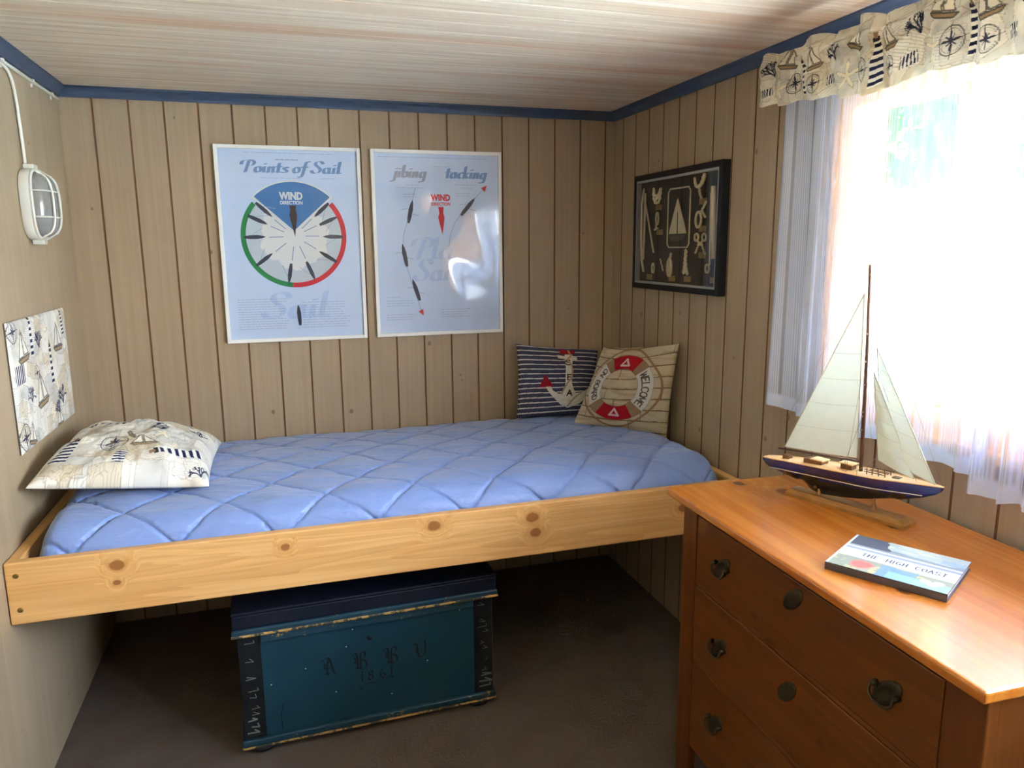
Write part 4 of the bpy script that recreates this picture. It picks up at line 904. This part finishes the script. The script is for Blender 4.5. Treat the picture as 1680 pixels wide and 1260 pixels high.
t = NT('glossy_book_cover'); at = t.n('Attribute', attribute_name='Col'); M_gloss = t.done(t.bsdf(at.outputs['Color'], .22, 0, None, .5))
o = gridobj('cover_picture', Pg, M_gloss, bk, c, local=True); o['label'] = 'glossy coastal picture with the title'

# ------------------------------------------------------------------ model sailing boat on its stand
dA = Vector((1.865, -1.66, 0)); dD = Vector((.308, -.951, 0)).normalized(); dN = Vector((-dD.y, dD.x, 0))*-1    # along, and sideways towards the room
if dN.x > 0: dN = -dN
BT = lambda s, w, z: tuple(dA+dD*s+dN*w+Vector((0, 0, z)))
M_hull = plain('navy_gloss_hull', S(24, 34, 104), .22, var=.08, coat=.5); M_keel = plain('black_gloss_hull', S(14, 17, 26), .25, var=.08, coat=.5); M_stripe = plain('white_line', S(206, 206, 200), .4)
M_deck = m_pine('deck_planks', S(226, 186, 124), S(236, 202, 146), S(196, 150, 92), (60, 4, 60), (), .4, 0, .5); M_mast = plain('dark_varnished_spar', S(92, 62, 44), .35, var=.15); M_stand = m_pine('stand_wood', S(150, 104, 46), S(168, 122, 58), S(122, 80, 34), (60, 3, 60), (), .45, 0, .5)
M_fit = plain('brass_fitting', S(150, 110, 66), .35, .7); M_cord = plain('rigging_cord', S(150, 140, 124), .8); M_cabin = plain('dark_cabin_wood', S(112, 72, 40), .4)
t = NT('sailcloth'); v = t.coord(); cl = t.mix(t.noise(v, 40, 3), S(214, 226, 214), S(226, 236, 224)); df = t.bsdf(cl, .85, 0, t.bump(t.noise(v, 60, 3), .001), .1); tl = t.n('BsdfTranslucent'); t.set(tl.inputs[0], cl); M_sail = t.done(t.mixs(.12, df, tl.outputs[0])); M_seam = plain('sail_seam', S(196, 194, 172), .9)
bo = thing('model_sailboat', 'model sailing yacht with navy hull and cream sails, standing on the chest of drawers', 'model boat', (dA.x, dA.y, .8142))
zs = lambda ss, pts: np.interp(ss, [p[0] for p in pts], [p[1] for p in pts])
ns = 72; st_ = np.linspace(-.226, .194, ns)
deck = zs(st_, [(-.226, .886), (-.163, .894), (-.085, .901), (-.01, .906), (.06, .909), (.142, .915), (.194, .917)])
keel = zs(st_, [(-.226, .880), (-.213, .868), (-.174, .862), (-.135, .857), (-.118, .853), (-.108, .845), (-.099, .837), (-.086, .8335), (-.063, .8325), (-.02, .838), (.017, .845), (.047, .853), (.113, .872), (.159, .888), (.186, .902), (.194, .912)])
half = zs(st_, [(-.226, .010), (-.20, .019), (-.16, .026), (-.10, .033), (-.03, .037), (.03, .0365), (.09, .029), (.14, .018), (.18, .007), (.194, .0012)])
fullness = zs(st_, [(-.226, .9), (-.13, .85), (-.10, .45), (-.03, .36), (.05, .5), (.12, .8), (.194, .95)])
b = MB(); nr = 15; vs = []
for s_, zd, zk, wd, fl in zip(st_, deck, keel, half, fullness):
    for j in range(nr):
        q_ = -1+2*j/(nr-1); a_ = abs(q_); up_ = a_**1.0
        # section: topsides nearly plumb, then in to a thin keel
        hgt = zd-zk; tz = 1-(1-a_)**.9 if False else a_
        body = max(.0, min(hgt, .030*fl+.018)); zz_ = zk+(hgt-body)*min(1, a_/.35) if a_ < .35 else zd-body*(1-(a_-.35)/.65)
        if a_ < .35: ww_ = .0035+(wd*.25 if hgt > .045 else wd*.55)*(a_/.35)**2
        else:
            f_ = (a_-.35)/.65; w0 = .0035+(wd*.25 if hgt > .045 else wd*.55); ww_ = min(wd, w0+(wd-w0)*math.sin(f_*math.pi/2)**.7)
        if wd < .0036: ww_ = min(ww_, wd)
        vs.append(BT(s_, math.copysign(ww_, q_) if a_ > 1e-6 else 0, zz_))
fs = [(i*nr+j, i*nr+j+1, (i+1)*nr+j+1, (i+1)*nr+j) for i in range(ns-1) for j in range(nr-1)]
b.add(vs, fs+[tuple(range(nr)), tuple((ns-1)*nr+j for j in range(nr))[::-1]], 0, True)
for k_, f in enumerate(b.f):                     # paint: black below the line
    z_ = sum(b.v[i][2] for i in f)/len(f); s_ = sum((Vector(b.v[i])-dA).dot(dD) for i in f)/len(f)
    if z_ < float(zs(s_, [(-.226, .870), (.03, .876), (.16, .894), (.2, .90)]))-.004: b.m[k_] = 1
obj('hull', b, [M_hull, M_keel], bo)
b = MB(); vs = []
for s_, zd, wd in zip(st_, deck, half): vs += [BT(s_, -wd*.96, zd+.0008), BT(s_, 0, zd+.0022), BT(s_, wd*.96, zd+.0008)]
b.add(vs, [(i*3+j, i*3+j+1, (i+1)*3+j+1, (i+1)*3+j) for i in range(ns-1) for j in (0, 1)], 0, True); obj('deck', b, M_deck, bo)
b = MB()
for sd in (-1, 1): b.tube([BT(s_, sd*(w_*1.0+.0004), float(z_)+.0010) for s_, w_, z_ in zip(st_, half, deck)], .0013, n=6)
obj('gunwale', b, M_deck, bo)
b = MB()
for sd in (-1, 1): b.tube([BT(s_, sd*(float(np.interp(s_, st_, half))*.985+.0008), float(np.interp(s_, st_, deck))-.0205-.004*(s_+.2)) for s_ in np.linspace(-.196, .160, 50)], .0011, n=5)
obj('hull_line', b, M_stripe, bo)
def bxs(s0, s1, w0, w1, z0, z1, b=None):
    b = b or MB(); vs = [BT(s, w, z) for s in (s0, s1) for w in (w0, w1) for z in (z0, z1)]
    return b.add(vs, [(0, 1, 3, 2), (4, 6, 7, 5), (0, 4, 5, 1), (2, 3, 7, 6), (0, 2, 6, 4), (1, 5, 7, 3)])
obj('cockpit', bxs(-.172, -.155, -.008, .008, .894, .905), M_cabin, bo, .0006)
b = bxs(-.112, -.066, -.014, .014, .899, .911); obj('cabin', b, M_cabin, bo, .001); obj('cabin_roof', bxs(-.096, -.063, -.016, .016, .9113, .914), M_deck, bo, .0008)
obj('companionway', bxs(-.022, .004, -.011, .011, .905, .919), M_cabin, bo, .001); obj('hatch_cover', bxs(-.026, .008, -.013, .013, .9193, .922), M_deck, bo, .0008)
obj('fore_hatch', bxs(.092, .108, -.007, .007, .909, .916), M_cabin, bo, .001)
b = MB()
for w_ in (-.012, .012):
    for s_ in (.040, .052, .066, .080): b.tube([BT(s_, w_, .908), BT(s_, w_, .923)], .0012, n=5)
    b.tube([BT(.034, w_, .919), BT(.088, w_, .921)], .0011, n=5); b.tube([BT(.034, w_, .9145), BT(.078, w_, .916)], .0011, n=5)
obj('deck_rail', b, M_cabin, bo)
b = MB(); b.tube([BT(.020, 0, .905), BT(.012, 0, 1.20), BT(.004, 0, 1.358)], [.0044, .0038, .0026], n=10); obj('mast', b, M_mast, bo)
b = MB(); b.tube([BT(.018, .002, .931), BT(-.185, .006, .917)], .0024, n=8); obj('boom', b, M_mast, bo)
def sail(nm, a, b_, c_, belly, n=26):               # head, tack, clew
    u, v = np.meshgrid(np.linspace(0, 1, n), np.linspace(0, 1, n), indexing='ij'); a, b_, c_ = map(np.array, (a, b_, c_))
    foot = b_*(1-v[..., None])+c_*v[..., None]; p = a*(1-u[..., None])+foot*u[..., None]
    be = belly*u*np.sin(math.pi*np.clip(v, 0, 1))*np.sin(math.pi*np.clip(u*.9, 0, 1))**.6+.0012*np.sin(u*21+v*3)*v*(1-v)*3
    pp = np.array([[BT(p[i, j, 0], p[i, j, 1]+be[i, j], p[i, j, 2]) for j in range(n)] for i in range(n)])
    o = gridobj(nm, pp, M_sail, bo)
    sm = MB(); ii = range(0, n)
    for e_ in ([pp[i, 0] for i in ii], [pp[i, -1] for i in ii], [pp[-1, j] for j in ii]): sm.tube(e_, .0011, n=5)
    for f_ in range(5, n, 4): sm.tube([pp[f_, j]+np.array(dN)*.0004 for j in ii], .00035, n=4, cap=False)
    q_ = obj('sail_seam', sm, M_seam, o); return pp
sail('mainsail', (-.002, .002, 1.297), (.010, .002, .938), (-.168, .007, .925), .016)
sail('jib', (.031, -.004, 1.186), (.178, 0, .919), (.060, -.008, .955), .012)
sail('staysail', (.033, .004, 1.134), (.136, .002, .921), (.060, .006, .945), .010)
b = MB()
for p, q_ in ((( .004, 0, 1.355), (.192, 0, .917)), ((.004, 0, 1.355), (-.222, 0, .888)), ((.009, 0, 1.20), (.140, 0, .917)), ((.012, 0, 1.20), (.005, .034, .908)), ((.012, 0, 1.20), (.005, -.034, .908)), ((.012, 0, 1.15), (.030, .034, .909)), ((.012, 0, 1.15), (.03, -.034, .909)), ((.016, 0, 1.04), (-.012, .012, .922)), ((.017, 0, 1.04), (-.02, -.01, .922)), ((-.002, .002, 1.297), (.001, 0, 1.312)), ((-.176, .006, .918), (-.17, 0, .90)), ((.06, -.008, .955), (.02, .02, .912))):
    b.tube([BT(*p), BT(*q_)], .0005, n=4)
for z_ in (1.335, 1.21, 1.15, 1.10, 1.04, 1.03, 1.0): b.lathe([(.0022, 0), (.0022, .004)], BT(.013-.02*(z_-1.15), .004, z_), (0, 0, 1), n=6)
obj('rigging', b, M_cord, bo)
b = MB(); b.lathe([(.0035, -.003), (.004, 0), (.002, .003)], BT(-.083, .006, .846), tuple(dN), n=8); obj('propeller', b, M_fit, bo)
b = MB(); vs = []; 
lo = [(-.150, -.026), (.128, -.026), (.142, -.010), (.142, .026), (-.142, .026), (-.150, .018)]
lo = [(-.148, -.0255), (.136, -.0255), (.136, .0255), (-.148, .0255)]; hi = [(-.140, -.0185), (.124, -.0185), (.124, .0185), (-.140, .0185)]
vs = [BT(s, w, .8145) for s, w in lo]+[BT(s, w, .822) for s, w in lo]+[BT(s, w, .830) for s, w in hi]
b.add(vs, [(3, 2, 1, 0), (8, 9, 10, 11)]+[(k*4+i, k*4+(i+1) % 4, k*4+4+(i+1) % 4, k*4+4+i) for k in (0, 1) for i in range(4)]); obj('stand_base', b, M_stand, bo)
for s_, zt in ((.056, .857), (-.075, .834)):
    b = MB(); b.lathe([(.0085, 0), (.008, .0015), (.0045, .003), (.0042, .012), (.0020, .016), (.0018, max(.0165, zt-.8298))], BT(s_, 0, .8298), m=0, n=16); obj('stand_post', b, M_fit, bo)

# ------------------------------------------------------------------ curtains
def m_sheer():
    t = NT('sheer_curtain'); at = t.n('Attribute', attribute_name='Col'); sp = t.n('SeparateColor'); t.t.links.new(at.outputs['Color'], sp.inputs[0])
    df = t.n('BsdfDiffuse'); tl = t.n('BsdfTranslucent'); tr = t.n('BsdfTransparent'); t.set(df.inputs[0], (.64, .76, 1.0)); t.set(tl.inputs[0], (.30, .33, .42))
    cl = t.mixs(.05, df.outputs[0], tl.outputs[0]); return t.done(t.mixs(sp.outputs[0], cl, tr.outputs[0]))
M_sheer = m_sheer()
def sheer(name, ya, yb, zt, zb, xm, label, seed, folds, amp, flare=0.0, sag=None):
    nu, nv = 620, 90; s, v = np.meshgrid(np.linspace(0, 1, nu), np.linspace(0, 1, nv), indexing='ij')
    bend = s+.02*np.sin(s*17+seed); ph = 2*math.pi*folds*bend+seed+.5*v*np.sin(s*5+seed)
    A = amp*(.35+.65*v)*(.55+.6*vnoise(s*folds*.6, s*0, seed))
    x = xm+A*np.sin(ph)+.25*A*np.sin(2.3*ph+1); y = ya+(yb-ya)*s+.3*A*np.cos(ph)+flare*v*(s-.5)
    zbot = zb(s) if callable(zb) else zb; z = zt+(zbot-zt)*v+.004*v*np.sin(ph*.5)
    cloth = s*(abs(yb-ya))*1.5
    fine = np.abs((cloth/.0085) % 1-.5); tr = np.where(fine < .26, .28, .50)
    tr = np.where(((cloth/.085) % 1) < .16, .68, tr)                  # clearer bands between the ribbed ones
    hem = (zt-z) > (zt-zbot)-.034; tr = np.where(hem, .24, tr)
    c = np.stack([tr]*3, -1)
    t = thing(name, label, 'curtain', (xm, (ya+yb)/2, zt), group='sheer curtains at the window')
    o = gridobj('sheer_cloth', np.stack([x, y, z], -1), M_sheer, t, c)
    return t
sheer('sheer_curtain', -1.186, -1.872, 1.852, lambda s: .957-.02*s+.030*np.sin(s*3.1)*0, W-.060, 'striped sheer white curtain at the left of the window, behind the model sailboat', 2.0, 7, .017)
sheer('sheer_curtain', -1.848, -2.42, 1.852, lambda s: .905+.006*np.sin(s*9), W-.070, 'striped sheer white curtain at the right of the window, with the lower hem', 3.4, 9, .017)
# printed valance gathered on a rod
nu, nv = 1150, 170; s, v = np.meshgrid(np.linspace(0, 1, nu)**1.7, np.linspace(0, 1, nv), indexing='ij')
ya, yb = -1.178, -3.42; Lc = (ya-yb)*1.25
pr = Print(s*Lc, (1-v)*.15, 55, .75)
for k_ in range(10):
    x0 = k_*.29; 
    pr.coral(x0+.045, .105, .055, .2, k_+2); pr.starfish(x0+.10, .045, .03, .3); pr.compass(x0+.155, .05, .026); pr.house(x0+.205, .055, .085, .05, .016); pr.boat(x0+.255, .085, .045, .1); pr.bars(x0+.025, .04, .035, .024, .1); pr.boat(x0+.135, .105, .05, -.2); pr.compass(x0+.255, .04, .022)
pr.c *= np.array([.90, .86, .77])*(.86+.28*fbm(s*40, v*5, 8))[..., None]
ph = 2*math.pi*25*(s+.006*np.sin(s*40))+.8*np.sin(v*2.5+s*9)
A = (.009+.006*vnoise(s*34, v*2, 3))*np.where(v < .18, 1.0, np.where(v < .34, .45, .5+.7*(v-.34)))
x = W-.120-A*np.sin(ph)-.010*np.exp(-((v-.26)/.12)**2)+.012*(fbm(s*88, v*5, 2)-.5)+.004*(vnoise(s*260, v*9, 6)-.5); y = ya+(yb-ya)*s+.004*np.cos(ph)
z = 1.880+.008*np.sin(ph*.5+1)*(v < .3)*(1-v/.3)-(.118+.034*sstep(0, .15, s)+.006*np.sin(s*45)+.005*np.sin(ph))*v
M_val = m_paint('nautical_print_valance', trans=.08, alpha=0.0)
va = thing('valance', 'gathered valance in cream nautical print, above the sheer curtains', 'valance', (W-.06, -1.9, 1.83))
gridobj('valance_cloth', np.stack([x, y, z], -1), M_val, va, pr.c)
b = MB(); b.tube([(W-.112, ya+.01, 1.848), (W-.112, yb-.01, 1.848)], .006, n=8)
for y_ in (-1.173, -3.40): b.tube([(W-.112, y_, 1.848), (W-.0005, y_, 1.848)], .004, n=6)
obj('curtain_rod', b, M_white, va)
